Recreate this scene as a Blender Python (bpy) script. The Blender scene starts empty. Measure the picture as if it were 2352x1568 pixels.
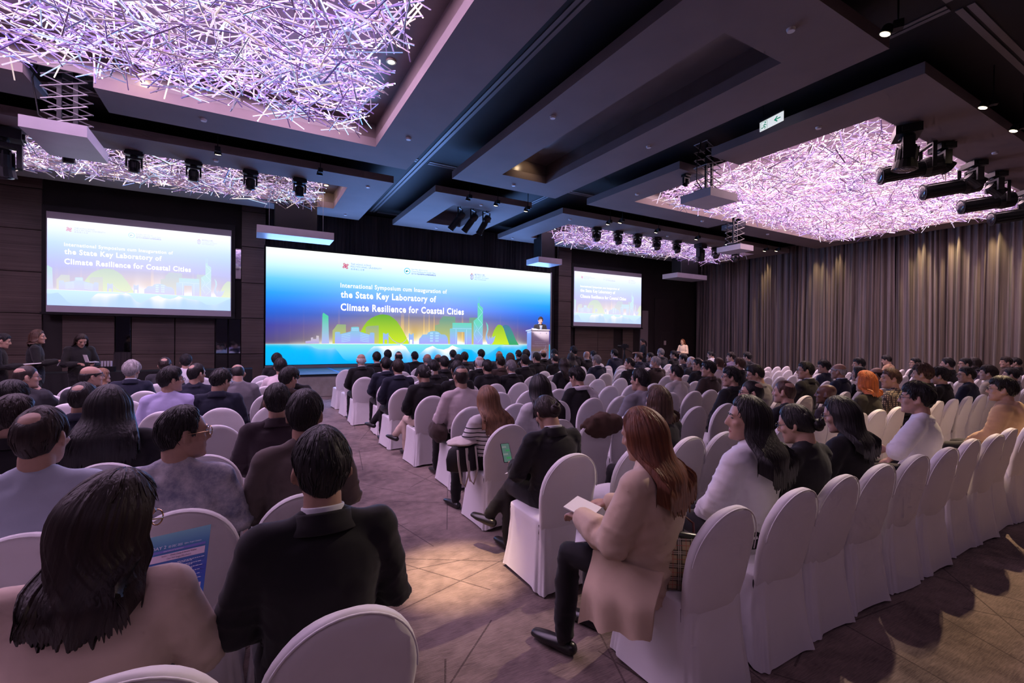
import bpy, bmesh, math, random
import numpy as np
from mathutils import Vector, Matrix, noise
from math import sin, cos, pi, radians, sqrt, exp

SC = bpy.context.scene
COL = SC.collection
RND = random.Random(7)

# ------------------------------------------------------------------ camera
HC = 1.7
def cam_axes(yaw, pitch, roll):
    yaw, pitch, roll = map(radians, (yaw, pitch, roll))
    f = Vector((sin(yaw) * cos(pitch), cos(yaw) * cos(pitch), sin(pitch)))
    r = Vector((cos(yaw), -sin(yaw), 0)); u = r.cross(f)
    return cos(roll) * r + sin(roll) * u, -sin(roll) * r + cos(roll) * u, f
r_, u_, f_ = cam_axes(29.74, -0.37, 0.518)
cam_data = bpy.data.cameras.new('camera')
cam_data.sensor_width = 36.0
cam_data.lens = 1059.3 / 2352 * 36
cam_data.clip_start = 0.03
cam = bpy.data.objects.new('camera', cam_data)
M = Matrix((( r_.x, u_.x, -f_.x, 0), (r_.y, u_.y, -f_.y, 0), (r_.z, u_.z, -f_.z, HC), (0, 0, 0, 1)))
cam.matrix_world = M
COL.objects.link(cam)
SC.camera = cam

# ------------------------------------------------------------------ world, exposure
w = bpy.data.worlds.new('world'); SC.world = w
w.use_nodes = True
w.node_tree.nodes['Background'].inputs[0].default_value = (0.02, 0.015, 0.03, 1)
w.node_tree.nodes['Background'].inputs[1].default_value = 0.2
SC.view_settings.view_transform = 'Standard'
SC.view_settings.look = 'None'
SC.view_settings.gamma = 1.0
SC.view_settings.use_curve_mapping = False
SC.view_settings.exposure = 0.5
cy = SC.cycles
cy.use_denoising = True
cy.use_adaptive_sampling = True; cy.adaptive_threshold = 0.04; cy.adaptive_min_samples = 12
cy.max_bounces = 5; cy.diffuse_bounces = 2; cy.glossy_bounces = 2; cy.transmission_bounces = 3; cy.transparent_max_bounces = 6
cy.caustics_reflective = False; cy.caustics_refractive = False
cy.sample_clamp_indirect = 4.0

# ------------------------------------------------------------------ large lights (ceiling fixtures above the crystal chandeliers and the house lamps; one added LED wall boost)
def area(name, loc, sx, sy, power, color, rot=(0, 0, 0), spread=None):
    d = bpy.data.lights.new(name, 'AREA'); d.shape = 'RECTANGLE'; d.size = sx; d.size_y = sy
    d.energy = power; d.color = color
    if spread: d.spread = spread
    o = bpy.data.objects.new(name, d); o.location = loc; o.rotation_euler = rot
    COL.objects.link(o); return o
LAV = (0.94, 0.62, 1.0)
PNK = (1.0, 0.67, 0.76)
area('coffer_light_west', (-3.0, 6.9, 6.12), 10.0, 5.4, 1150, LAV)
area('coffer_light_east', (15.0, 6.9, 6.12), 10.0, 5.4, 1150, PNK)
area('coffer_light_front_west', (-3.0, 14.2, 6.12), 10.0, 2.0, 180, LAV)
area('coffer_light_front_east', (15.0, 14.2, 6.12), 10.0, 2.0, 180, LAV)
area('coffer_light_rear_west', (-3.0, -3.2, 6.05), 10.0, 5.4, 70, (0.92, 0.60, 1.0))
area('coffer_light_rear_east', (15.0, -3.2, 6.05), 10.0, 5.4, 85, (1.0, 0.64, 0.74))
area('led_wall_boost', (6.0, 16.9, 3.3), 11.0, 2.5, 520, (0.14, 0.34, 1.0), (radians(-90), 0, 0))  # added lamp before the screen, strengthens its blue light on the ceiling

def spot(name, loc, target, power, color, angle=40, blend=0.6, radius=0.04):
    d = bpy.data.lights.new(name, 'SPOT'); d.energy = power; d.color = color
    d.spot_size = radians(angle); d.spot_blend = blend; d.shadow_soft_size = radius
    o = bpy.data.objects.new(name, d); o.location = loc
    v = Vector(target) - Vector(loc); o.rotation_euler = v.to_track_quat('-Z', 'Y').to_euler()
    COL.objects.link(o); return o
WARM = (1.0, 0.70, 0.42)
WARM2 = (1.0, 0.78, 0.62)
spot('aisle_downlight', (0.9, 3.4, 5.66), (1.30, 3.10, 0), 2300, WARM, 12, .95)
spot('right_row_downlight', (10.48, 2.66, 5.5), (5.9, 1.2, .5), 1700, WARM, 24, .5)
spot('right_edge_downlight', (12.09, 2.68, 5.5), (8.2, 1.0, .3), 1700, WARM, 26, .5)
spot('right_audience_downlight', (8.3, 2.6, 6.0), (6.9, 2.9, 1.2), 900, WARM, 30, .6)
spot('rear_row_downlight', (6.95, 2.62, 5.5), (2.3, 1.5, 1.0), 700, WARM2, 30, .7)
for k, (yy, pw) in enumerate(((13.2, 170), (10.9, 190), (10.1, 170), (7.36, 300), (6.4, 320), (5.35, 300), (4.4, 280))):
    spot('curtain_downlight_%d' % k, (21.42, yy, 5.95), (21.62, yy, 3.0), pw, (1.0, .72, .36), 42, .9)
spot('lectern_spot', (6.6, 12.6, 5.3), (9.8, 15.1, 2.1), 2400, (1.0, .86, .84), 12, .5)
spot('speaker_fill_light', (8.6, 11.6, 5.55), (9.95, 15.2, 2.3), 600, (1.0, .86, .84), 12, .5)  # added fill lamp, brightens the speaker's dark face
spot('standing_woman_spot', (15.0, 11.8, 5.5), (17.6, 14.7, 1.5), 900, (1.0, .72, .55), 12, .5)
spot('coffer_downlight', (1.96, 14.5, 6.1), (2.2, 15.25, 5.75), 8, WARM, 110, .8)
spot('centre_coffer_downlight', (6.0, 9.55, 6.1), (6.0, 9.94, 5.8), 5, WARM, 110, .8)
spot('left_coffer_downlight', (-1.6, 9.5, 6.1), (-1.6, 9.88, 5.8), 8, WARM, 100, .8)
spot('left_wall_spot', (-.58, 11.5, 5.5), (-3.3, 12.6, 1.5), 220, WARM2, 22, .6)
spot('front_rows_downlight', (5.3, 11.4, 6.0), (5.6, 9.8, 1.0), 260, WARM2, 60, .8)

# ------------------------------------------------------------------ materials
def new_mat(name):
    m = bpy.data.materials.new(name); m.use_nodes = True
    nt = m.node_tree; b = nt.nodes['Principled BSDF']
    return m, nt, b
def N(nt, t, **kw):
    n = nt.nodes.new(t)
    for k, v in kw.items(): setattr(n, k, v)
    return n
def L(nt, a, b): nt.links.new(a, b)
def math_node(nt, op, a, b=None, c=None, clamp=False):
    n = N(nt, 'ShaderNodeMath', operation=op); n.use_clamp = clamp
    for i, x in enumerate((a, b, c)):
        if x is None: continue
        if isinstance(x, (int, float)): n.inputs[i].default_value = x
        else: L(nt, x, n.inputs[i])
    return n.outputs[0]
def mixc(nt, f, a, b, blend='MIX'):
    n = N(nt, 'ShaderNodeMix', data_type='RGBA', blend_type=blend)
    for i, x in ((0, f), (6, a), (7, b)):
        if isinstance(x, (int, float)): n.inputs[i].default_value = x
        elif isinstance(x, tuple): n.inputs[i].default_value = x if len(x) == 4 else (*x, 1)
        else: L(nt, x, n.inputs[i])
    return n.outputs[2]
MATS = {}
def mat(name, color, rough=0.6, metal=0.0, spec=0.4, noise_scale=None, noise_amt=0.15, bump=None, bump_scale=60, sheen=0.0, stretch=None):
    if name in MATS: return MATS[name]
    m, nt, b = new_mat(name)
    b.inputs['Base Color'].default_value = (*color, 1)
    b.inputs['Roughness'].default_value = rough
    b.inputs['Metallic'].default_value = metal
    b.inputs['Specular IOR Level'].default_value = spec
    if sheen: b.inputs['Sheen Weight'].default_value = sheen
    if noise_scale or bump:
        tc = N(nt, 'ShaderNodeTexCoord'); vec = tc.outputs['Object']
        if stretch:
            mp = N(nt, 'ShaderNodeMapping'); mp.inputs['Scale'].default_value = stretch; L(nt, vec, mp.inputs[0]); vec = mp.outputs[0]
    if noise_scale:
        nz = N(nt, 'ShaderNodeTexNoise'); nz.inputs['Scale'].default_value = noise_scale; nz.inputs['Detail'].default_value = 4
        L(nt, vec, nz.inputs['Vector'])
        lo = tuple(c * (1 - noise_amt) for c in color); hi = tuple(min(1, c * (1 + noise_amt)) for c in color)
        rp = N(nt, 'ShaderNodeMapRange'); rp.inputs[1].default_value = 0.3; rp.inputs[2].default_value = 0.7
        L(nt, nz.outputs[0], rp.inputs[0])
        L(nt, mixc(nt, rp.outputs[0], lo, hi), b.inputs['Base Color'])
    if bump:
        nb = N(nt, 'ShaderNodeTexNoise'); nb.inputs['Scale'].default_value = bump_scale; nb.inputs['Detail'].default_value = 3
        L(nt, vec, nb.inputs['Vector'])
        bp = N(nt, 'ShaderNodeBump'); bp.inputs['Strength'].default_value = bump; bp.inputs['Distance'].default_value = 0.01
        L(nt, nb.outputs[0], bp.inputs['Height']); L(nt, bp.outputs[0], b.inputs['Normal'])
    MATS[name] = m
    return m
def emit(name, color, strength=1.0, base=None):
    if name in MATS: return MATS[name]
    m, nt, b = new_mat(name)
    b.inputs['Base Color'].default_value = (*(base or (0, 0, 0)), 1)
    b.inputs['Roughness'].default_value = 0.5
    b.inputs['Specular IOR Level'].default_value = 0.0
    b.inputs['Emission Color'].default_value = (*color, 1)
    b.inputs['Emission Strength'].default_value = strength
    MATS[name] = m
    return m

M_black = mat('black_paint', (0.006, 0.006, 0.007), 0.5, spec=0.3)
M_blackmetal = mat('black_metal', (0.01, 0.01, 0.012), 0.38, metal=0.3, spec=0.5)
M_lens = mat('dark_lens', (0.02, 0.02, 0.03), 0.05, spec=0.9)
M_panel = mat('ceiling_plaster', (0.18, 0.142, 0.142), 0.75, noise_scale=1.2, noise_amt=0.08, bump=0.05, bump_scale=30)
M_upper = mat('ceiling_dark_paint', (0.010, 0.0095, 0.011), 0.7)
M_coffer = mat('coffer_lacquer', (0.10, 0.075, 0.07), 0.28, spec=0.5, noise_scale=1.5, noise_amt=0.2)
M_slot = mat('air_slot_metal', (0.17, 0.16, 0.17), 0.45, metal=0.2)
M_white = mat('white_plastic', (0.62, 0.6, 0.62), 0.45)
M_grey = mat('grey_metal', (0.3, 0.29, 0.3), 0.4, metal=0.5)
M_tray = mat('lift_tray_lacquer', (0.42, 0.38, 0.41), 0.35, noise_scale=3, noise_amt=0.06)

def wall_stone():
    m, nt, b = new_mat('stone_panel')
    tc = N(nt, 'ShaderNodeTexCoord')
    mp = N(nt, 'ShaderNodeMapping'); mp.inputs['Scale'].default_value = (0.6, 0.6, 55)
    L(nt, tc.outputs['Object'], mp.inputs[0])
    nz = N(nt, 'ShaderNodeTexNoise'); nz.inputs['Scale'].default_value = 1.0; nz.inputs['Detail'].default_value = 2
    L(nt, mp.outputs[0], nz.inputs['Vector'])
    n2 = N(nt, 'ShaderNodeTexNoise'); n2.inputs['Scale'].default_value = 0.8
    L(nt, tc.outputs['Object'], n2.inputs['Vector'])
    f = math_node(nt, 'MULTIPLY_ADD', nz.outputs[0], 0.6, math_node(nt, 'MULTIPLY', n2.outputs[0], 0.4))
    rp = N(nt, 'ShaderNodeMapRange'); rp.inputs[1].default_value = 0.35; rp.inputs[2].default_value = 0.65
    L(nt, f, rp.inputs[0])
    L(nt, mixc(nt, rp.outputs[0], (0.058, 0.041, 0.034), (0.145, 0.104, 0.086)), b.inputs['Base Color'])
    bp = N(nt, 'ShaderNodeBump'); bp.inputs['Strength'].default_value = 0.15; bp.inputs['Distance'].default_value = 0.01
    L(nt, nz.outputs[0], bp.inputs['Height']); L(nt, bp.outputs[0], b.inputs['Normal'])
    b.inputs['Roughness'].default_value = 0.42
    return m
M_stone = wall_stone()
M_mirror = mat('dark_mirror', (0.25, 0.24, 0.26), 0.04, metal=1.0)
M_dark = mat('dark_wood_wall', (0.020, 0.016, 0.016), 0.5, noise_scale=2)

def carpet():
    m, nt, b = new_mat('carpet')
    tc = N(nt, 'ShaderNodeTexCoord'); P = tc.outputs['Object']
    n1 = N(nt, 'ShaderNodeTexNoise'); n1.inputs['Scale'].default_value = 1.3; n1.inputs['Detail'].default_value = 6; L(nt, P, n1.inputs['Vector'])
    mp = N(nt, 'ShaderNodeMapping'); mp.inputs['Rotation'].default_value = (0, 0, radians(28)); mp.inputs['Scale'].default_value = (14, 170, 1)
    L(nt, P, mp.inputs[0])
    n2 = N(nt, 'ShaderNodeTexNoise'); n2.inputs['Scale'].default_value = 1.0; n2.inputs['Detail'].default_value = 2; L(nt, mp.outputs[0], n2.inputs['Vector'])
    n3 = N(nt, 'ShaderNodeTexNoise'); n3.inputs['Scale'].default_value = 90; n3.inputs['Detail'].default_value = 2; L(nt, P, n3.inputs['Vector'])
    n4 = N(nt, 'ShaderNodeTexNoise'); n4.inputs['Scale'].default_value = 9; n4.inputs['Detail'].default_value = 3; L(nt, P, n4.inputs['Vector'])
    f = math_node(nt, 'ADD', math_node(nt, 'MULTIPLY', n1.outputs[0], 0.9), math_node(nt, 'MULTIPLY', n2.outputs[0], 0.5))
    f = math_node(nt, 'ADD', f, math_node(nt, 'MULTIPLY', n4.outputs[0], 0.5))
    rp = N(nt, 'ShaderNodeMapRange'); rp.inputs[1].default_value = 0.72; rp.inputs[2].default_value = 1.20; L(nt, f, rp.inputs[0])
    colr = mixc(nt, rp.outputs[0], (0.095, 0.066, 0.06), (0.33, 0.245, 0.215))
    sep = N(nt, 'ShaderNodeSeparateXYZ'); L(nt, P, sep.inputs[0])
    groove = None
    rr = random.Random(5)
    for i, ang in enumerate((12, 33, 58, 84, 107, 131, 158, 171)):
        a = radians(ang); fr = rr.uniform(0.6, 1.0); of = rr.uniform(0, 5)
        u = math_node(nt, 'ADD', math_node(nt, 'MULTIPLY', sep.outputs[0], cos(a) * fr), math_node(nt, 'MULTIPLY', sep.outputs[1], sin(a) * fr))
        u = math_node(nt, 'ADD', u, of + 50)
        v = math_node(nt, 'ADD', math_node(nt, 'MULTIPLY', sep.outputs[0], -sin(a)), math_node(nt, 'MULTIPLY', sep.outputs[1], cos(a)))
        cell = math_node(nt, 'FLOOR', u)
        wn = N(nt, 'ShaderNodeTexWhiteNoise', noise_dimensions='1D'); L(nt, math_node(nt, 'ADD', cell, i * 17.3), wn.inputs['W'])
        pos = math_node(nt, 'MULTIPLY_ADD', wn.outputs[0], 0.7, 0.15)
        d = math_node(nt, 'ABSOLUTE', math_node(nt, 'SUBTRACT', math_node(nt, 'FRACT', u), pos))
        line = math_node(nt, 'LESS_THAN', d, 0.0052 * fr)
        seg = math_node(nt, 'FRACT', math_node(nt, 'MULTIPLY_ADD', v, 0.36, math_node(nt, 'MULTIPLY', wn.outputs[0], 7.0)))
        line = math_node(nt, 'MULTIPLY', line, math_node(nt, 'LESS_THAN', seg, 0.40))
        groove = line if groove is None else math_node(nt, 'MAXIMUM', groove, line)
    rough = math_node(nt, 'GREATER_THAN', n3.outputs[0], 0.40)
    g = math_node(nt, 'MULTIPLY', groove, math_node(nt, 'MULTIPLY_ADD', rough, 0.4, 0.5))
    L(nt, mixc(nt, math_node(nt, 'MULTIPLY', g, .8), colr, (0.05, 0.034, 0.03)), b.inputs['Base Color'])
    h = math_node(nt, 'SUBTRACT', math_node(nt, 'ADD', math_node(nt, 'MULTIPLY', n2.outputs[0], 0.5), math_node(nt, 'MULTIPLY', n3.outputs[0], 0.6)), math_node(nt, 'MULTIPLY', groove, 1.5))
    bp = N(nt, 'ShaderNodeBump'); bp.inputs['Strength'].default_value = 0.35; bp.inputs['Distance'].default_value = 0.012
    L(nt, h, bp.inputs['Height']); L(nt, bp.outputs[0], b.inputs['Normal'])
    b.inputs['Roughness'].default_value = 0.95; b.inputs['Specular IOR Level'].default_value = 0.1
    b.inputs['Sheen Weight'].default_value = 0.15
    return m
M_carpet = carpet()

def curtain_mat(name, a, b2, sc=(14, 14, 0.12)):
    m, nt, b = new_mat(name)
    tc = N(nt, 'ShaderNodeTexCoord')
    mp = N(nt, 'ShaderNodeMapping'); mp.inputs['Scale'].default_value = sc; L(nt, tc.outputs['Object'], mp.inputs[0])
    nz = N(nt, 'ShaderNodeTexNoise'); nz.inputs['Scale'].default_value = 1; nz.inputs['Detail'].default_value = 3; L(nt, mp.outputs[0], nz.inputs['Vector'])
    rp = N(nt, 'ShaderNodeMapRange'); rp.inputs[1].default_value = 0.35; rp.inputs[2].default_value = 0.65; L(nt, nz.outputs[0], rp.inputs[0])
    L(nt, mixc(nt, rp.outputs[0], a, b2), b.inputs['Base Color'])
    b.inputs['Roughness'].default_value = 0.62; b.inputs['Sheen Weight'].default_value = 0.2
    return m
M_curtain = curtain_mat('striped_curtain', (0.045, 0.035, 0.034), (0.22, 0.175, 0.165))
M_valance = curtain_mat('dark_curtain', (0.012, 0.010, 0.012), (0.045, 0.034, 0.036))
M_cover = mat('chair_cover_stretch_cloth', (0.78, 0.75, 0.77), 0.62, spec=0.3, noise_scale=3, noise_amt=0.04, bump=0.06, bump_scale=25, sheen=0.2)

# ------------------------------------------------------------------ mesh helpers
class MB:
    def __init__(s): s.v = []; s.f = []; s.mi = []
    def add(s, vs, fs, mi=0):
        o = len(s.v); s.v.extend([tuple(p) for p in vs]); s.f.extend([tuple(i + o for i in f) for f in fs]); s.mi.extend([mi] * len(fs)); return s
    def box(s, x0, x1, y0, y1, z0, z1, mi=0):
        return s.add([(x0, y0, z0), (x1, y0, z0), (x1, y1, z0), (x0, y1, z0), (x0, y0, z1), (x1, y0, z1), (x1, y1, z1), (x0, y1, z1)],
                     [(0, 3, 2, 1), (4, 5, 6, 7), (0, 1, 5, 4), (1, 2, 6, 5), (2, 3, 7, 6), (3, 0, 4, 7)], mi)
    def loft(s, rings, closed=True, cap0=True, cap1=True, mi=0):
        n = len(rings[0]); vs = [p for r in rings for p in r]; fs = []
        for i in range(len(rings) - 1):
            for j in range(n if closed else n - 1):
                k = (j + 1) % n
                fs.append((i * n + j, i * n + k, (i + 1) * n + k, (i + 1) * n + j))
        if cap0: fs.append(tuple(range(n - 1, -1, -1)))
        if cap1: fs.append(tuple((len(rings) - 1) * n + j for j in range(n)))
        return s.add(vs, fs, mi)
    def tube(s, pts, radii, n=10, side=(1, 0, 0), mi=0, round_caps=True):
        P = [Vector(p) for p in pts]; R = [(r, r) if isinstance(r, (int, float)) else r for r in radii]
        if round_caps:
            d0 = (P[0] - P[1]).normalized(); d1 = (P[-1] - P[-2]).normalized()
            a0 = min(R[0]); a1 = min(R[-1])
            P = [P[0] + d0 * a0 * 0.85, P[0] + d0 * a0 * 0.5] + P + [P[-1] + d1 * a1 * 0.5, P[-1] + d1 * a1 * 0.85]
            R = [(R[0][0] * .45, R[0][1] * .45), (R[0][0] * .85, R[0][1] * .85)] + R + [(R[-1][0] * .85, R[-1][1] * .85), (R[-1][0] * .45, R[-1][1] * .45)]
        rings = []
        sd = Vector(side)
        for i, p in enumerate(P):
            if i == 0: t = P[1] - P[0]
            elif i == len(P) - 1: t = P[-1] - P[-2]
            else: t = (P[i + 1] - P[i]).normalized() + (P[i] - P[i - 1]).normalized()
            t = t.normalized() if t.length > 1e-9 else Vector((0, 0, 1))
            e1 = sd - t * sd.dot(t)
            if e1.length < 1e-3: e1 = Vector((0, 1, 0)) - t * t.y
            e1.normalize(); e2 = t.cross(e1)
            rings.append([p + e1 * (R[i][0] * cos(2 * pi * k / n)) + e2 * (R[i][1] * sin(2 * pi * k / n)) for k in range(n)])
        return s.loft(rings, mi=mi)
    def cyl(s, p0, p1, r0, r1=None, n=16, mi=0):
        return s.tube([p0, p1], [r0, r1 if r1 is not None else r0], n=n, round_caps=False, mi=mi, side=(0.577, 0.577, 0.577))
    def ell(s, c, r, n=12, m=8, mi=0, rot=None):
        vs = []; 
        for i in range(1, m):
            th = pi * i / m
            for k in range(n):
                ph = 2 * pi * k / n
                p = Vector((r[0] * sin(th) * cos(ph), r[1] * sin(th) * sin(ph), r[2] * cos(th)))
                if rot is not None: p = rot @ p
                vs.append(p + Vector(c))
        a = Vector((0, 0, r[2])); bt = Vector((0, 0, -r[2]))
        if rot is not None: a = rot @ a; bt = rot @ bt
        vs += [a + Vector(c), bt + Vector(c)]
        fs = []
        for i in range(m - 2):
            for k in range(n):
                q = (k + 1) % n
                fs.append((i * n + k, (i + 1) * n + k, (i + 1) * n + q, i * n + q))
        A = (m - 1) * n; B = A + 1
        for k in range(n):
            q = (k + 1) % n
            fs.append((A, k, q)); fs.append((B, (m - 2) * n + q, (m - 2) * n + k))
        return s.add(vs, fs, mi)
    def xform(s, mtx):
        s.v = [tuple(mtx @ Vector(p)) for p in s.v]; return s
    def join(s, o, mi=None):
        k = len(s.v); s.v += o.v; s.f += [tuple(i + k for i in f) for f in o.f]; s.mi += o.mi if mi is None else [mi] * len(o.f); return s
    def mesh(s, name, mats=(), smooth=False):
        me = bpy.data.meshes.new(name); me.from_pydata(s.v, [], s.f)
        for m in (mats if isinstance(mats, (list, tuple)) else [mats]): me.materials.append(m)
        if len(me.materials) > 1: me.polygons.foreach_set('material_index', s.mi)
        if smooth: me.polygons.foreach_set('use_smooth', [True] * len(me.polygons))
        me.update(); return me

def obj(name, data, parent=None, loc=(0, 0, 0), rot=None, scale=None):
    o = bpy.data.objects.new(name, data)
    o.location = loc
    if rot is not None: o.rotation_euler = rot
    if scale is not None: o.scale = scale if isinstance(scale, (tuple, list, Vector)) else (scale,) * 3
    if parent: o.parent = parent
    COL.objects.link(o); return o
def part(name, mb, m, parent=None, smooth=False, **kw):
    return obj(name, mb.mesh(name, m, smooth), parent, **kw)
def tag(o, label=None, cat=None, group=None, kind=None):
    if label: o['label'] = label
    if cat: o['category'] = cat
    if group: o['group'] = group
    if kind: o['kind'] = kind
    return o
def thing(name, label, cat, loc=(0, 0, 0), rot=None, group=None, scale=None):
    o = obj(name, None, None, loc, rot, scale); o.empty_display_size = 0.1
    return tag(o, label, cat, group)
def struct(name, mb, m, smooth=False):
    return tag(part(name, mb, m, None, smooth), kind='structure')
ORD = ['first', 'second', 'third', 'fourth', 'fifth', 'sixth', 'seventh', 'eighth', 'ninth', 'tenth', 'eleventh', 'twelfth', 'thirteenth', 'fourteenth', 'fifteenth',
       'sixteenth', 'seventeenth', 'eighteenth', 'nineteenth', 'twentieth', 'twenty-first', 'twenty-second', 'twenty-third', 'twenty-fourth', 'twenty-fifth', 'twenty-sixth',
       'twenty-seventh', 'twenty-eighth', 'twenty-ninth', 'thirtieth', 'thirty-first', 'thirty-second', 'thirty-third', 'thirty-fourth']

# ------------------------------------------------------------------ room shell
XL, XR, YB, YF, ZU, H = -9.6, 22.2, -9.0, 17.7, 6.2, 5.7
struct('floor', MB().add([(XL, YB, 0), (XR, YB, 0), (XR, YF, 0), (XL, YF, 0)], [(0, 1, 2, 3)]), M_carpet)
ceiling = struct('ceiling', MB().box(XL, XR, YB, YF, ZU, ZU + 0.2), M_upper)
wall_front = struct('wall_front', MB().box(XL, XR, YF - 0.2, YF, 0, ZU), M_dark)
struct('wall_left', MB().box(XL - 0.2, XL, YB, YF, 0, ZU), M_dark)
struct('wall_right', MB().box(XR, XR + 0.2, YB, YF, 0, ZU), M_dark)
struct('wall_back', MB().box(XL, XR, YB - 0.2, YB, 0, ZU), mat('back_wall_panel', (0.10, 0.08, 0.08), 0.6))

def ceiling_panel(o, i, cuts=(), lid=True):
    """a hung plaster frame with a recessed coffer; cuts remove a stretch of one border for a projector lift"""
    x0, x1, y0, y1 = o; a0, a1, b0, b1 = i
    mb = MB(); z0, z1 = H, H + 0.18
    def run(lo, hi, ax, p0, p1):
        segs = [(lo, hi)]
        for side, c0, c1 in cuts:
            if side == ax: segs = [(lo, c0), (c1, hi)]
        for s0, s1 in segs:
            if ax in ('front', 'rear'): mb.box(s0, s1, p0, p1, z0, z1)
            else: mb.box(p0, p1, s0, s1, z0, z1)
    run(x0, x1, 'rear', y0, b0); run(x0, x1, 'front', b1, y1)
    run(b0, b1, 'left', x0, a0); run(b0, b1, 'right', a1, x1)
    p = part('ceiling_panel', mb, M_panel, ceiling)
    c = MB()
    t = 0.03; zt = ZU - 0.02
    c.box(a0 - t, a1 + t, b0 - t, b0, z1 - 0.001, zt); c.box(a0 - t, a1 + t, b1, b1 + t, z1 - 0.001, zt)
    c.box(a0 - t, a0, b0, b1, z1 - 0.001, zt); c.box(a1, a1 + t, b0, b1, z1 - 0.001, zt)
    c.box(a0, a1, b0, b1, zt - 0.02, zt)
    part('coffer', c, M_coffer, p)
    return p
ceiling_panel((-9.3, 3.25, 2.95, 10.85), (-8.3, 2.30, 3.90, 9.88), [('front', -3.02, -2.2)])
ceiling_panel((8.72, 21.3, 2.95, 10.85), (9.70, 20.3, 3.93, 9.90), [('left', 6.6, 7.45), ('front', 14.2, 14.95)])
ceiling_panel((4.42, 7.58, 2.95, 10.85), (5.36, 6.64, 3.88, 9.94))
ceiling_panel((-9.3, 3.25, 11.95, 16.35), (-8.3, 2.28, 12.93, 15.3))
ceiling_panel((4.42, 7.53, 12.03, 16.37), (5.33, 6.60, 12.98, 15.42))
ceiling_panel((8.66, 21.3, 11.98, 16.4), (9.65, 20.3, 13.0, 15.5))
def slot(x0, x1, y0, y1):
    mb = MB()
    if y1 - y0 > x1 - x0:
        w = (x1 - x0)
        mb.box(x0, x0 + w * .4, y0, y1, ZU - 0.015, ZU + .01); mb.box(x1 - w * .4, x1, y0, y1, ZU - 0.015, ZU + .01)
    else:
        w = (y1 - y0)
        mb.box(x0, x1, y0, y0 + w * .4, ZU - 0.015, ZU + .01); mb.box(x0, x1, y1 - w * .4, y1, ZU - 0.015, ZU + .01)
    part('air_slot', mb, M_slot, ceiling)
slot(3.74, 3.92, -8.5, 2.28); slot(3.74, 3.92, 2.52, 16.9); slot(8.06, 8.24, -8.5, 2.28); slot(8.06, 8.24, 2.52, 16.9)
slot(-9, 3.7, 2.3, 2.5); slot(4.0, 8.0, 2.3, 2.5); slot(8.3, 21.8, 2.3, 2.5)
slot(8.3, 21.8, 11.3, 11.5); slot(-9, 3.7, 11.3, 11.5); slot(4.0, 8.0, 11.3, 11.5)
slot(4.0, 8.0, 16.75, 16.92)

# ---- front wall: stone panels, mirror strips, columns
SP = {}
def stone(x0, x1, z0, z1, y=17.42, d=0.08, m=M_stone, name='stone_panel', parent=wall_front):
    mb = MB(); e = 0.006
    x0 += e; x1 -= e; z0 += e; z1 -= e
    b = 0.008
    mb.add([(x0, y + d, z0), (x1, y + d, z0), (x1, y + d, z1), (x0, y + d, z1), (x0, y + b, z0), (x1, y + b, z0), (x1, y + b, z1), (x0, y + b, z1),
            (x0 + b, y, z0 + b), (x1 - b, y, z0 + b), (x1 - b, y, z1 - b), (x0 + b, y, z1 - b)],
           [(8, 9, 10, 11), (4, 5, 9, 8), (5, 6, 10, 9), (6, 7, 11, 10), (7, 4, 8, 11), (0, 1, 5, 4), (1, 2, 6, 5), (2, 3, 7, 6), (3, 0, 4, 7)])
    return part(name, mb, m, parent)
ZS = [0.0, 1.13, 2.27, 3.40, 4.55, 5.68, 6.18]
for a, b in zip(ZS[:-1], ZS[1:]):
    stone(-9.5, -7.2, a, b); stone(-7.2, -4.93, a, b)
for a, b in ((0, 1.13), (1.13, 2.25)):
    for x0, x1 in ((-4.53, -3.39), (-3.01, -1.97), (-1.96, -0.93)): stone(x0, x1, a, b)
    for x0, x1 in ((13.36, 14.76), (14.76, 15.78), (16.38, 17.1)): stone(x0, x1, a, b)
for x0, x1 in ((-3.38, -3.02), (-0.91, -0.58), (-0.56, -0.22)):
    stone(x0, x1, 1.13, 2.25, m=M_mirror, name='mirror_strip'); stone(x0, x1, 0, 1.12, m=M_dark, name='dark_panel')
stone(-0.41, -0.21, 3.54, 4.55, m=M_mirror, name='mirror_strip')
stone(11.74, 12.05, 3.6, 4.5, m=M_mirror, name='mirror_strip')
stone(17.59, 18.16, 0.02, 3.22, m=mat('grey_door_leaf', (0.19, 0.16, 0.16), 0.45), name='door_leaf')
stone(18.65, 20.1, 0.02, 3.9, m=mat('dark_door_leaf', (0.026, 0.02, 0.02), 0.4), name='door_leaf')
stone(19.07, 19.8, 0.3, 2.14, y=17.405, d=0.02, m=mat('dark_door_inset', (0.032, 0.025, 0.025), 0.35), name='door_inset')
stone(19.3, 19.48, 1.42, 1.66, y=17.39, d=0.02, m=mat('door_notice_paper', (0.4, 0.34, 0.33), 0.6), name='door_notice')
for n, (x0, x1) in enumerate(((-0.21, 0.47), (12.1, 12.82))):
    c = struct('column_%d' % (n + 1), MB().box(x0 + .02, x1 - .02, 17.06, 17.5, 0, ZU), M_dark)
    for a, b in zip(ZS[:-1], ZS[1:]):
        stone(x0, x1, a, b, y=17.0, d=0.48, parent=c)
struct('baseboard_front', MB().box(-9.5, -0.22, 17.36, 17.5, 0, 0.12), M_black)

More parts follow.
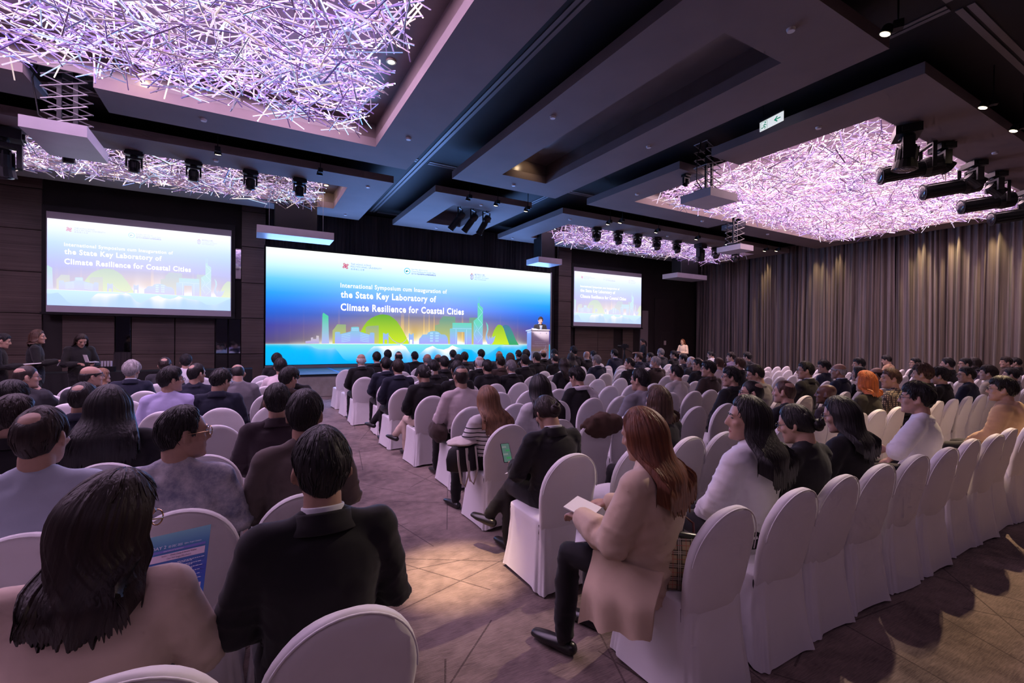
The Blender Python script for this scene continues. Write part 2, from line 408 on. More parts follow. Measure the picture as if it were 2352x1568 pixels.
def pleats(x0, x1, z0, z1, y, amp, per, seed, axis='x', steps=None, flare=0.25):
    """a hung pleated cloth; returns mesh builder with a double skin"""
    rr = random.Random(seed); n = steps or int((x1 - x0) / per * 8); nz = 7
    ph = [rr.uniform(0, 6.28) for _ in range(6)]
    rings = []
    for i in range(nz):
        t = i / (nz - 1); z = z0 + (z1 - z0) * t
        row = []
        for j in range(n + 1):
            u = x0 + (x1 - x0) * j / n
            k = 2 * pi / per
            drift = 0.35 * per * sin(u * 1.7 + ph[4]) * (1 - t)
            uu = u + drift + 0.35 * per * sin(u * 0.9 / per + ph[0])
            d = amp * (0.75 * sin(k * uu + ph[1]) + 0.4 * sin(k * 0.43 * uu + ph[2]) + 0.28 * sin(k * 1.9 * uu + ph[3]))
            d *= (0.75 + flare * (1 - t)) * (0.7 + 0.5 * sin(u * 2.3 + ph[5]) ** 2)
            row.append((u, y + d, z) if axis == 'x' else (y + d, u, z))
        rings.append(row)
    back = [[(p[0], p[1] + .012, p[2]) if axis == 'x' else (p[0] + .012, p[1], p[2]) for p in r] for r in rings]
    mb = MB(); mb.loft(rings, closed=False, cap0=False, cap1=False); mb.loft(back, closed=False, cap0=False, cap1=False)
    return mb
o = part('stage_backdrop_curtain', pleats(0.5, 12.08, 4.45, 6.15, 17.3, 0.04, 0.16, 3), M_valance, smooth=True)
tag(o, 'dark pleated curtain hanging above the big blue stage screen', 'curtain')
o = part('stage_side_curtain', pleats(11.72, 12.09, 0.64, 4.5, 17.36, 0.03, 0.12, 4), M_valance, smooth=True)
tag(o, 'dark narrow curtain between stage screen and right stone column', 'curtain')
o = part('wall_curtain', pleats(-3.4, -3.0, 0.0, 1.2, 17.36, 0.012, 0.08, 6), M_valance, smooth=True)
tag(o, 'dark drape strip low on wall under left projection screen', 'curtain')
CUR = [(3.2, 5.6), (5.6, 8.2), (8.2, 10.9), (10.9, 14.2), (14.2, 17.35)]
CL = ['grey-brown striped curtain at the right edge of the picture', 'grey-brown striped curtain with warm lamp glow, second from right edge',
      'grey-brown striped curtain ending at the corner of the ceiling panel', 'grey-brown striped curtain behind the empty white chairs',
      'grey-brown striped curtain beside the dark doorway near the right screen']
for k, (a, b) in enumerate(CUR):
    o = part('window_curtain', pleats(a, b - .005, 0.02, 6.15, 21.75, 0.12, 0.21, 20 + k, axis='y'), M_curtain, smooth=True)
    tag(o, CL[k], 'curtain', 'pleated curtains along the right wall')
struct('trim_1', MB().box(21.35, 21.6, 2.9, 17.4, 6.02, 6.19), M_dark)

# ---- stage
stage = thing('stage', 'low stage with grey deck and beige skirt below the blue screen', 'stage', (0, 0, 0))
SX0, SX1, SY0, SY1, SZ = 0.42, 12.08, 14.0, 16.95, 0.64
part('platform', MB().box(SX0 + .03, SX1 - .03, SY0 + .05, SY1, 0.0, SZ - 0.04), M_black, stage)
M_deck = mat('deck_board', (0.06, 0.06, 0.065), 0.55, noise_scale=6, noise_amt=0.25, bump=0.1, bump_scale=40)
M_tape = mat('blue_floor_tape', (0.02, 0.12, 0.35), 0.5)
xs = [SX0 + i * (SX1 - SX0) / 6 for i in range(7)]; ys = [SY0, 15.07, 16.14, SY1]
for i in range(6):
    for j in range(3):
        part('deck_board', MB().box(xs[i] + .004, xs[i + 1] - .004, ys[j] + .004, ys[j + 1] - .004, SZ - .04, SZ), M_deck, stage)
for x in xs[1:-1]: part('floor_tape', MB().box(x - .04, x + .04, SY0 + .02, SY1, SZ - .002, SZ + .003), M_tape, stage)
part('floor_tape', MB().box(SX0, SX1, 15.05, 15.085, SZ - .002, SZ + .002), M_tape, stage)
part('edge_trim', MB().box(SX0 - .01, SX1 + .01, SY0 - .012, SY0 + .05, SZ - .05, SZ + .004), M_black, stage)
part('skirt', pleats(SX0, SX1, 0.01, SZ - .05, SY0 + .02, 0.006, 0.9, 8, steps=160), mat('stage_skirt_cloth', (0.30, 0.27, 0.24), 0.8, noise_scale=4, noise_amt=0.2, bump=0.3, bump_scale=6), stage, smooth=True)

# ------------------------------------------------------------------ screens (lit slide artwork)
def slide_bg(name, W, Hh, zl, wash, power, cx):
    """sky / sea artwork of the slide, in metres of the slide itself"""
    m, nt, b = new_mat(name)
    tc = N(nt, 'ShaderNodeTexCoord'); sep = N(nt, 'ShaderNodeSeparateXYZ'); L(nt, tc.outputs['Object'], sep.inputs[0])
    x, z = sep.outputs[0], sep.outputs[2]
    def ramp(inp, stops):
        r = N(nt, 'ShaderNodeValToRGB'); e = r.color_ramp.elements
        while len(e) < len(stops): e.new(0.5)
        for k, (p, c) in enumerate(stops): e[k].position = p; e[k].color = (*c, 1)
        L(nt, inp, r.inputs[0]); return r.outputs[0]
    t = math_node(nt, 'DIVIDE', z, Hh)
    hx = math_node(nt, 'DIVIDE', math_node(nt, 'SUBTRACT', x, cx), 3.4)
    cen = math_node(nt, 'POWER', 2.718, math_node(nt, 'MULTIPLY', math_node(nt, 'MULTIPLY', hx, hx), -1.0))
    edge = ramp(t, [(0.18, (0.025, 0.015, 0.16)), (0.34, (0.012, 0.03, 0.36)), (0.50, (0.0, 0.14, 0.75)), (0.62, (0.005, 0.32, 0.95)), (0.74, (0.12, 0.55, 0.95)), (0.88, (0.62, 0.87, 0.93)), (1.0, (0.96, 1.0, 0.95))])
    mid = ramp(t, [(0.18, (0.80, 0.62, 0.16)), (0.32, (0.55, 0.38, 0.14)), (0.44, (0.22, 0.20, 0.28)), (0.54, (0.22, 0.30, 0.85)), (0.68, (0.24, 0.50, 0.98)), (0.80, (0.45, 0.76, 0.97)), (0.90, (0.75, 0.93, 0.94)), (1.0, (0.96, 1.0, 0.95))])
    sky = mixc(nt, cen, edge, mid)
    cmb = N(nt, 'ShaderNodeCombineXYZ'); L(nt, math_node(nt, 'MULTIPLY', x, 5.0), cmb.inputs[0])
    nz = N(nt, 'ShaderNodeTexNoise'); nz.inputs['Scale'].default_value = 1; nz.inputs['Detail'].default_value = 1; L(nt, cmb.outputs[0], nz.inputs['Vector'])
    beam = math_node(nt, 'GREATER_THAN', nz.outputs[0], 0.60)
    mr = N(nt, 'ShaderNodeMapRange'); mr.inputs[1].default_value = 0.52; mr.inputs[2].default_value = 0.2; L(nt, t, mr.inputs[0])
    bm = math_node(nt, 'MULTIPLY', math_node(nt, 'MULTIPLY', beam, mr.outputs[0]), math_node(nt, 'MULTIPLY', math_node(nt, 'MULTIPLY', cen, cen), 0.8))
    sky = mixc(nt, bm, sky, (0.98, 0.62, 0.12))
    sea = ramp(t, [(0.0, (0.0, 0.38, 0.97)), (0.10, (0.0, 0.42, 0.90)), (0.17, (0.0, 0.46, 0.72)), (0.18, (0.02, 0.5, 0.7))])
    below = math_node(nt, 'LESS_THAN', z, zl)
    colr = mixc(nt, below, sky, sea)
    dz = math_node(nt, 'ABSOLUTE', math_node(nt, 'SUBTRACT', z, zl))
    wob = N(nt, 'ShaderNodeTexNoise'); wob.inputs['Scale'].default_value = 0.9; 
    cm2 = N(nt, 'ShaderNodeCombineXYZ'); L(nt, x, cm2.inputs[0]); L(nt, cm2.outputs[0], wob.inputs['Vector'])
    wid = math_node(nt, 'MULTIPLY', math_node(nt, 'SUBTRACT', wob.outputs[0], 0.40, clamp=True), 0.9)
    wid = math_node(nt, 'ADD', math_node(nt, 'MULTIPLY_ADD', math_node(nt, 'MULTIPLY', wid, cen), 1.3, 0.014), math_node(nt, 'MULTIPLY', cen, 0.05))
    gl = math_node(nt, 'POWER', 2.718, math_node(nt, 'MULTIPLY', math_node(nt, 'DIVIDE', dz, wid), -1.0))
    gl = math_node(nt, 'MULTIPLY', gl, math_node(nt, 'MULTIPLY_ADD', cen, 2.2, 0.05), clamp=True)
    colr = mixc(nt, gl, colr, (1.0, 0.98, 0.90))
    if wash: colr = mixc(nt, wash, colr, (0.80, 0.76, 1.0))
    b.inputs['Base Color'].default_value = (0.01, 0.01, 0.01, 1); b.inputs['Roughness'].default_value = 0.6; b.inputs['Specular IOR Level'].default_value = 0.1
    L(nt, colr, b.inputs['Emission Color']); b.inputs['Emission Strength'].default_value = power
    return m
def grad(name, lo, hi, z0, z1, wash, power):
    m, nt, b = new_mat(name)
    tc = N(nt, 'ShaderNodeTexCoord'); sep = N(nt, 'ShaderNodeSeparateXYZ'); L(nt, tc.outputs['Object'], sep.inputs[0])
    mr = N(nt, 'ShaderNodeMapRange'); mr.inputs[1].default_value = z0; mr.inputs[2].default_value = z1; L(nt, sep.outputs[2], mr.inputs[0])
    c = mixc(nt, mr.outputs[0], lo, hi)
    if wash: c = mixc(nt, wash, c, (0.84, 0.80, 1.0))
    b.inputs['Base Color'].default_value = (0.01, 0.01, 0.01, 1); b.inputs['Specular IOR Level'].default_value = 0.1
    L(nt, c, b.inputs['Emission Color']); b.inputs['Emission Strength'].default_value = power
    return m

# slide artwork outlines, metres from the left end of the LED wall and above the floor
ART = [
 ('hill', 'hill', [(3.39,1.47),(3.47,1.89),(3.58,2.10),(3.7,2.27),(3.84,2.39),(4.01,2.48),(4.12,2.52),(4.25,2.54),(4.38,2.53),(4.49,2.51),(4.64,2.42),(4.78,2.3),(4.99,1.99),(5.17,1.66),(5.27,1.46)]),
 ('far_hill', 'hill2', [(9.04,1.43),(9.12,1.85),(9.19,2.16),(9.26,2.23),(9.35,2.27),(9.45,2.27),(9.54,2.24),(9.64,2.13),(9.73,1.98),(9.9,1.63),(10.04,1.43)]),
 ('far_hill', 'hill', [(8.63,1.44),(8.72,1.74),(8.83,2.01),(8.93,2.17),(9.03,2.27),(9.13,2.27),(9.22,2.23),(9.3,2.12),(9.42,1.8),(9.57,1.44)]),
 ('skyline_block', 'tint', [(1.67,1.47),(1.67,1.55),(1.84,1.57),(1.84,1.67),(1.91,1.68),(1.91,1.62),(2.01,1.62),(2.01,1.74),(2.09,1.73),(2.1,1.47)]),
 ('skyline_tower', 'tower', [(2.18,1.47),(2.2,2.47),(2.23,2.53),(2.39,2.42),(2.42,1.47)]),
 ('skyline_block', 'back', [(2.53,1.47),(2.53,1.93),(2.57,1.97),(2.68,2.14),(2.97,2.14),(2.98,1.47)]),
 ('skyline_block', 'back', [(3.65,1.47),(3.65,2.05),(3.72,2.1),(4.11,2.13),(4.12,1.47)]),
 ('skyline_block', 'back', [(6.26,1.46),(6.26,2.18),(6.44,2.23),(6.44,2.36),(6.6,2.55),(7.11,2.54),(7.12,1.46)]),
 ('skyline_block', 'back', [(7.72,1.45),(7.71,2.52),(8.06,2.54),(8.07,1.45)]),
 ('campus_building', 'build', [(2.61,1.47),(2.61,1.86),(2.65,1.88),(2.74,1.88),(2.78,1.87),(2.78,1.8),(3.14,1.9),(3.15,2.05),(3.2,2.06),(3.37,2.07),(3.42,2.05),(3.43,1.9),(3.8,1.79),(3.8,1.86),(3.84,1.87),(3.92,1.87),(3.96,1.85),(3.96,1.47)]),
 ('bridge_tower', 'build', [(4.27,1.47),(4.27,1.86),(4.32,1.86),(4.32,1.83),(4.42,1.83),(4.42,1.86),(4.47,1.86),(4.47,1.47),(4.43,1.47),(4.43,1.62),(4.32,1.62),(4.32,1.47)]),
 ('bridge_tower', 'build', [(5.23,1.46),(5.23,1.86),(5.27,1.86),(5.27,1.82),(5.37,1.82),(5.37,1.86),(5.42,1.86),(5.42,1.46),(5.37,1.46),(5.37,1.62),(5.27,1.62),(5.27,1.46)]),
 ('bridge_cable', 'tint', [(4.47,1.80),(4.60,1.63),(4.78,1.52),(4.9,1.49),(5.0,1.51),(5.12,1.62),(5.23,1.80),(5.23,1.77),(5.12,1.59),(5.0,1.48),(4.9,1.46),(4.78,1.49),(4.60,1.60),(4.47,1.77)]),
 ('harbour_hall', 'build', [(5.63,1.46),(5.63,1.65),(5.71,1.73),(5.77,1.82),(5.95,1.83),(5.99,1.9),(6.1,1.95),(6.22,1.96),(6.34,1.95),(6.44,1.91),(6.51,1.84),(6.67,1.83),(6.74,1.78),(6.79,1.7),(6.82,1.46)]),
 ('gate_building', 'build', [(6.89,1.45),(6.88,2.07),(6.99,2.08),(6.99,2.3),(7.82,2.31),(7.83,1.45),(7.52,1.45),(7.51,1.94),(7.2,1.94),(7.2,1.45)]),
 ('glass_tower', 'build', [(7.91,1.45),(7.9,2.4),(8.08,2.54),(8.08,3.13),(8.17,3.13),(8.17,3.04),(8.32,2.94),(8.32,1.44)]),
 ('antenna', 'build', [(8.09,3.12),(8.09,3.37),(8.105,3.37),(8.105,3.12)]),
 ('antenna', 'build', [(8.152,3.12),(8.152,3.38),(8.168,3.38),(8.168,3.12)]),
 ('flame_sculpture', 'build', [(8.46,2.37),(8.56,2.24),(8.58,2.06),(8.52,1.83),(8.6,1.62),(8.62,1.8),(8.7,1.69),(8.78,1.83),(8.77,1.71),(8.91,1.81),(8.83,1.58),(8.75,1.46),(8.55,1.46),(8.44,1.69),(8.46,1.87),(8.51,2.05),(8.5,2.21)]),
 ('wave', 'wave', [(1.6,1.45),(1.79,1.43),(1.93,1.32),(2.1,1.27),(2.35,1.27),(2.58,1.33),(2.72,1.18),(2.89,0.94),(3.06,0.83),(3.36,0.8),(3.55,0.89),(3.7,1.13),(3.84,1.3),(3.94,1.37),(4.92,1.41),(4.91,1.45)]),
 ('wave', 'wave', [(4.91,1.45),(5.11,1.37),(5.22,1.2),(5.34,1.06),(5.52,0.99),(5.69,1.12),(5.91,1.29),(6.17,1.39),(6.36,1.28),(6.63,1.24),(6.82,1.3),(6.98,1.41),(7.19,1.33),(7.53,1.26),(7.82,1.23),(8.12,1.03),(8.53,1.03),(8.94,1.28),(9.12,1.38),(9.31,1.42),(9.31,1.44)]),
]
DETAIL = []   # line work on the buildings
for zz in (1.52, 1.58, 1.64, 1.70, 1.76):
    DETAIL.append([(2.82, zz), (3.12, zz + .05), (3.12, zz + .065), (2.82, zz + .015)]); DETAIL.append([(3.46, zz + .05), (3.77, zz), (3.77, zz + .015), (3.46, zz + .065)])
for zz in (1.93, 1.97, 2.0): DETAIL.append([(3.17, zz), (3.40, zz), (3.40, zz + .013), (3.17, zz + .013)])
for xx in (6.07, 6.13, 6.29, 6.36):
    for zz in (1.55, 1.65, 1.75, 1.85): DETAIL.append([(xx, zz), (xx + .05, zz), (xx + .05, zz + .06), (xx, zz + .06)])
for xx in (7.13, 7.59): DETAIL.append([(xx, 1.47), (xx + .015, 1.47), (xx + .015, 2.05), (xx, 2.05)])
DETAIL.append([(6.99, 2.07), (7.82, 2.07), (7.82, 2.085), (6.99, 2.085)])
for k in range(6):
    z0 = 1.5 + k * .25
    a, b = (8.09, 8.31) if k % 2 == 0 else (8.31, 8.09)
    DETAIL.append([(a, z0), (b, z0 + .25), (b, z0 + .27), (a, z0 + .02)])
    if k < 3:
        a, b = (7.92, 8.07) if k % 2 else (8.07, 7.92)
        DETAIL.append([(a, z0 + .1), (b, z0 + .35), (b, z0 + .37), (a, z0 + .12)])
def clip_poly(poly, x0, x1, z0, z1):
    def cl(ps, inside, cut):
        out = []
        for i in range(len(ps)):
            a, b = ps[i - 1], ps[i]
            if inside(b):
                if not inside(a): out.append(cut(a, b))
                out.append(b)
            elif inside(a): out.append(cut(a, b))
        return out
    def cx_(v): return lambda a, b: (v, a[1] + (b[1] - a[1]) * (v - a[0]) / (b[0] - a[0]))
    def cz_(v): return lambda a, b: (a[0] + (b[0] - a[0]) * (v - a[1]) / (b[1] - a[1]), v)
    for ins, cut in ((lambda p: p[0] >= x0, cx_(x0)), (lambda p: p[0] <= x1, cx_(x1)), (lambda p: p[1] >= z0, cz_(z0)), (lambda p: p[1] <= z1, cz_(z1))):
        poly = cl(poly, ins, cut)
        if len(poly) < 3: return []
    return poly
TEXTS = []
def text_mesh(s, x0, z0, w, h, bold=0.0, space=1.0):
    """flat lettering fitted to a box (x0, z0, w, h) in the XZ plane facing -Y"""
    c = bpy.data.curves.new('lettering', 'FONT'); c.body = s; c.offset = bold; c.space_character = space; c.fill_mode = 'FRONT'; c.resolution_u = 3
    o = bpy.data.objects.new('lettering_tmp', c); COL.objects.link(o)
    bpy.context.view_layer.update()
    me = bpy.data.meshes.new_from_object(o.evaluated_get(bpy.context.evaluated_depsgraph_get()))
    bpy.data.objects.remove(o); bpy.data.curves.remove(c)
    if len(me.vertices) == 0: return MB()
    v = np.empty(len(me.vertices) * 3); me.vertices.foreach_get('co', v); v = v.reshape(-1, 3)
    lo = v.min(0); hi = v.max(0)
    sx = w / (hi[0] - lo[0]); sz = h / (hi[1] - lo[1]) if h else sx
    mb = MB()
    mb.v = [(x0 + (p[0] - lo[0]) * sx, 0.0, z0 + (p[1] - lo[1]) * sz) for p in v]
    mb.f = [tuple(p.vertices) for p in me.polygons]; mb.mi = [0] * len(mb.f)
    bpy.data.meshes.remove(me); return mb
def poly_mb(poly, y=0.0):
    from mathutils.geometry import tessellate_polygon
    vs = [(p[0], y, p[1]) for p in poly]
    mb = MB(); mb.add(vs, [tuple(t) for t in tessellate_polygon([[Vector(q) for q in vs]])])
    for i, f in enumerate(mb.f):   # face the room
        a, b, c = (Vector(mb.v[k]) for k in f)
        if (b - a).cross(c - a).y > 0: mb.f[i] = f[::-1]
    return mb
def ring_poly(cx, cz, r0, r1, n=28):
    mb = MB(); vs = []
    for k in range(n):
        a = 2 * pi * k / n
        vs += [(cx + r0 * cos(a), 0, cz + r0 * sin(a)), (cx + r1 * cos(a), 0, cz + r1 * sin(a))]
    mb.add(vs, [(2 * k, 2 * k + 1, (2 * k + 3) % (2 * n), (2 * k + 2) % (2 * n)) for k in range(n)]); return mb
def stroke(pts, wd):
    mb = MB()
    for a, b in zip(pts[:-1], pts[1:]):
        d = Vector((b[0] - a[0], b[1] - a[1])); ln = d.length
        if ln < 1e-6: continue
        d /= ln; n = Vector((-d.y, d.x)) * wd / 2; e = d * wd * .5
        q = [(a[0] - e.x - n.x, 0, a[1] - e.y - n.y), (b[0] + e.x - n.x, 0, b[1] + e.y - n.y), (b[0] + e.x + n.x, 0, b[1] + e.y + n.y), (a[0] - e.x + n.x, 0, a[1] - e.y + n.y)]
        mb.add(q, [(0, 1, 2, 3)])
    return mb
def knot_logo(cx, cz, r):
    mb = MB()
    for k in range(4):
        a = pi / 4 + k * pi / 2
        pts = []
        for (u, v) in ((-.15, .15), (.62, .15), (.86, .05), (.95, -.1), (.86, -.28), (.62, -.36), (.15, -.36), (.15, .62)):
            x, z = u * r * .72, v * r * .72
            pts.append((cx + x * cos(a) - z * sin(a), cz + x * sin(a) + z * cos(a)))
        mb.join(stroke(pts, r * .12))
    return mb
LET = [('International Symposium cum Inauguration of', 2.78, 3.38, 3.96, 0.21, .022, 1.12, 'title'),
       ('the State Key Laboratory of', 2.79, 3.00, 3.51, 0.315, .03, 1.12, 'title'),
       ('Climate Resilience for Coastal Cities', 2.79, 2.62, 4.68, 0.26, .03, 1.12, 'title'),
       ('THE HONG KONG', 3.12, 4.245, 0.70, 0.06, 0, 1.0, 'blue'), ('POLYTECHNIC UNIVERSITY', 3.12, 4.16, 1.08, 0.06, 0, 1.0, 'blue'), ('香港理工大學', 3.12, 4.07, 0.47, 0.06, 0, 1.1, 'blue'),
       ('State Key Laboratory of', 5.31, 4.24, 0.63, 0.055, 0, 1.0, 'blue'), ('Climate Resilience for Coastal Cities', 5.31, 4.165, 0.95, 0.055, 0, 1.0, 'blue'), ('沿海城市氣候韌性全國重點實驗室', 5.31, 4.08, 0.97, 0.06, .01, 1.0, 'navy'),
       ('香港科技大學', 7.93, 4.255, 0.44, 0.05, .01, 1.0, 'navy'), ('THE HONG KONG', 7.93, 4.20, 0.49, 0.04, 0, 1.0, 'blue'), ('UNIVERSITY OF SCIENCE', 7.93, 4.13, 0.64, 0.04, 0, 1.0, 'blue'), ('AND TECHNOLOGY', 7.93, 4.06, 0.52, 0.04, 0, 1.0, 'blue')]
LET_CACHE = [(text_mesh(s, x, z, w_, h_, b_, sp), k, s) for s, x, z, w_, h_, b_, sp, k in LET]
LX0, LX1, LZ0, LZ1 = 0.48, 11.64, 0.76, 4.61
def build_slide(parent, x0, x1, z0, z1, origin, sc, wash, power, tagname):
    """put the artwork window [x0,x1]x[z0,z1] (metres on the LED wall) on a screen whose lower left corner is `origin`"""
    mats = dict(hill=grad(tagname + '_hill', (0.55, 0.72, 0.02), (0.10, 0.36, 0.04), 1.45 - z0, 2.6 - z0, wash, power),
                hill2=grad(tagname + '_hill2', (0.04, 0.35, 0.12), (0.06, 0.16, 0.32), 1.45 - z0, 2.3 - z0, wash, power),
                tower=grad(tagname + '_tower', (0.42, 0.42, 0.80), (0.08, 0.55, 0.35), 1.45 - z0, 2.4 - z0, wash, power),
                back=grad(tagname + '_back', (0.55, 0.52, 0.12), (0.16, 0.32, 0.24), 1.45 - z0, 2.4 - z0, wash, power),
                build=grad(tagname + '_build', (0.36, 0.34, 0.92), (0.13, 0.60, 0.46), 1.45 - z0, 2.3 - z0, wash, power),
                tint=grad(tagname + '_tint', (0.40, 0.34, 0.66), (0.55, 0.48, 0.50), 1.45 - z0, 1.75 - z0, wash, power),
                wave=grad(tagname + '_wave', (0.0, 0.42, 0.92), (0.22, 0.70, 0.72), 0.85 - z0, 1.43 - z0, wash, power),
                line=emit(tagname + '_line', tuple(a * (1 - wash) + b * wash for a, b in zip((0.40, 0.66, 1.0), (.9, .9, 1))), power),
                title=emit(tagname + '_title', (1, 1, 1), power * 1.05),
                blue=emit(tagname + '_blue', tuple(a * (1 - wash) + b * wash for a, b in zip((0.16, 0.26, 0.75), (.8, .76, 1))), power),
                navy=emit(tagname + '_navy', tuple(a * (1 - wash) + b * wash for a, b in zip((0.10, 0.12, 0.55), (.74, .7, .95))), power),
                red=emit(tagname + '_red', tuple(a * (1 - wash * .8) + b * wash * .8 for a, b in zip((0.55, 0.02, 0.12), (.9, .7, .9))), power),
                cyan=emit(tagname + '_cyan', tuple(a * (1 - wash) + b * wash for a, b in zip((0.10, 0.55, 0.85), (.8, .85, 1))), power),
                teal=emit(tagname + '_teal', tuple(a * (1 - wash) + b * wash for a, b in zip((0.0, 0.25, 0.30), (.8, .85, 1))), power),
                snow=emit(tagname + '_snow', (0.95, 0.98, 0.98), power))
    W, Hh = x1 - x0, z1 - z0
    bg = MB().add([(0, 0, 0), (W, 0, 0), (W, 0, Hh), (0, 0, Hh)], [(0, 1, 2, 3)])
    disp = part('display', bg, slide_bg(tagname + '_sky', W, Hh, 1.45 - z0, wash, power, 5.9 - x0), parent, loc=origin, scale=sc)
    lvl = [0.0]
    def put(nm, mb, m):
        if not mb.f: return
        lvl[0] -= 0.0004
        mb.v = [(p[0] - x0, p[1], p[2] - z0) for p in mb.v]
        part(nm, mb, mats[m], disp, loc=(0, lvl[0] - .001, 0))
    for nm, m, poly in ART:
        p = clip_poly(poly, x0, x1, z0, z1)
        if len(p) > 2: put(nm, poly_mb(p), m)
    mb = MB()
    for d in DETAIL:
        p = clip_poly(d, x0, x1, z0, z1)
        if len(p) > 2: mb.join(poly_mb(p))
    put('line_work', mb, 'line')
    lvl[0] -= 0.003
    for mb0, k, s in LET_CACHE:
        mb = MB(); mb.v = list(mb0.v); mb.f = list(mb0.f); mb.mi = list(mb0.mi)
        put('lettering', mb, k)
    put('knot_emblem', knot_logo(2.945, 4.19, 0.155), 'red')
    put('round_emblem', ring_poly(5.15, 4.19, 0.095, 0.12), 'cyan')
    put('round_emblem', poly_mb([(5.15 + .092 * cos(a * pi / 12), 4.19 + .092 * sin(a * pi / 12)) for a in range(24)]), 'snow')
    put('round_emblem', poly_mb([(5.09, 4.15), (5.14, 4.15), (5.14, 4.17), (5.21, 4.17), (5.21, 4.19), (5.165, 4.19), (5.165, 4.26), (5.155, 4.26), (5.155, 4.21), (5.09, 4.21)]), 'teal')
    sh = [(7.73, 4.25), (7.87, 4.25), (7.87, 4.13), (7.845, 4.08), (7.8, 4.055), (7.755, 4.08), (7.73, 4.13)]
    put('shield_emblem', poly_mb(sh), 'navy')
    put('shield_emblem', poly_mb([(7.8 + (x - 7.8) * .78, 4.15 + (z - 4.15) * .78) for x, z in sh]), 'snow')
    put('shield_emblem', poly_mb([(7.78, 4.22), (7.82, 4.22), (7.815, 4.1), (7.8, 4.08), (7.785, 4.1)]), 'blue')
    put('shield_emblem', poly_mb([(7.8 + .028 * cos(a * pi / 8), 4.285 + .02 * sin(a * pi / 8)) for a in range(16)]), 'red')
    return disp
led = thing('led_wall', 'wide blue LED wall showing symposium title and city skyline on stage', 'screen', (0, 0, 0))
part('frame', MB().box(LX0 - .05, LX1 + .02, 17.0, 17.14, SZ, LZ1 + .06), M_black, led)
part('base_rail', MB().box(LX0 - .02, LX1, 16.97, 17.02, SZ + .002, LZ0 - .02), M_grey, led)
part('side_edge', MB().box(LX1, LX1 + .06, 16.96, 17.14, SZ, LZ1 + .03), mat('led_edge_metal', (.45, .5, .55), .3, metal=.8), led)
build_slide(led, LX0, LX1, LZ0, LZ1, (LX0, 16.99, LZ0), 1.0, 0.0, .86, 'led')
SSC = 2.34 / (LZ1 - LZ0)
CRX0 = 2.22; CRX1 = CRX0 + 4.22 / SSC
for nm, sx, lab in (('left', -4.72, 'white-framed projection screen with washed-out title slide on left wall'), ('right', 12.99, 'smaller-looking projection screen with washed-out slide, right of the lectern')):
    s = thing('projection_screen', lab, 'screen', (0, 0, 0), group='projection screens beside the stage')
    part('housing', MB().box(sx - .12, sx + 4.34, 17.05, 17.42, 2.24, 5.2), M_black, s)
    part('cloth', MB().box(sx - .02, sx + 4.24, 17.02, 17.05, 2.31, 5.02), mat('screen_cloth', (0.5, 0.47, 0.52), 0.8), s)
    part('bottom_bar', MB().box(sx - .14, sx + 4.36, 17.0, 17.08, 2.24, 2.30), M_black, s)
    build_slide(s, CRX0, CRX1, LZ0, LZ1, (sx, 17.012, 2.49), SSC, 0.55 if nm == 'left' else 0.58, .88, 'slide_' + nm)

# ------------------------------------------------------------------ people: skinned figures built once per pose, then dressed
def smoothstep(a, b, x):
    t = max(0.0, min(1.0, (x - a) / (b - a))); return t * t * (3 - 2 * t)
POSES = {}   # name -> dict of joints (metres, facing +Y, origin on the floor under the chair back)
def pose_sit(lean=0.0, wr=((-.10, .47, .62), (.10, .47, .62)), el=None, cross=0, slump=0.0):
    nb = Vector((0, .215 + lean * .5, 1.035 - lean * .18 - slump))
    ch = Vector((0, .215 + lean * .3, .86 - lean * .06 - slump * .7)); hp = Vector((0, .27, .55))
    sh = [Vector((s * .185, nb.y + .005, nb.z - .065)) for s in (-1, 1)]
    if el is None: el = [Vector((s * .255, sh[0].y + .07 + lean * .2, .72 - lean * .04)) for s in (-1, 1)]
    legs = []
    for i, s in enumerate((-1, 1)):
        if cross and s == 1: legs.append([(.10, .28, .55), (-.02, .62, .66), (-.26, .74, .30), (-.34, .84, .27)])
        else: legs.append([(s * .095, .28, .54), (s * .13, .64, .53), (s * .135, .66, .10), (s * .14, .80, .045)])
    return dict(nb=nb, ch=ch, hp=hp, sh=sh, el=[Vector(e) for e in el], wr=[Vector(q) for q in wr], legs=legs, stand=False)
def pose_stand(wr, el, lean=0.0):
    nb = Vector((0, .0 + lean * .3, 1.42)); ch = Vector((0, lean * .2, 1.24)); hp = Vector((0, 0, .92))
    sh = [Vector((s * .18, nb.y, 1.355)) for s in (-1, 1)]
    legs = [[(s * .085, 0, .90), (s * .085, .01, .50), (s * .085, -.01, .10), (s * .095, .13, .045)] for s in (-1, 1)]
    return dict(nb=nb, ch=ch, hp=hp, sh=sh, el=[Vector(e) for e in el], wr=[Vector(q) for q in wr], legs=legs, stand=True)
POSES['sit'] = pose_sit()
POSES['cross'] = pose_sit(cross=1)
POSES['slump'] = pose_sit(lean=.05, slump=.05)
POSES['lean'] = pose_sit(lean=.32, wr=((-.10, .62, .66), (.10, .62, .66)))
POSES['bend'] = pose_sit(lean=.75, wr=((-.12, .80, .62), (.10, .80, .62)))
POSES['read'] = pose_sit(lean=.03, wr=((-.14, .56, .74), (.14, .56, .74)))
POSES['readcross'] = pose_sit(lean=.06, wr=((-.16, .54, .74), (.10, .54, .72)), cross=1)
POSES['chin'] = pose_sit(lean=.08, wr=((-.08, .47, .62), (.09, .40, 1.02)), el=[(-.255, .30, .71), (.24, .44, .78)])
POSES['out'] = pose_sit(lean=.06, wr=((-.30, .60, .80), (.10, .47, .62)), el=[(-.36, .34, .76), (.255, .29, .72)])
POSES['stand_read'] = pose_stand(((-.10, .34, 1.10), (.12, .34, 1.10)), ((-.25, .05, 1.08), (.25, .05, 1.08)))
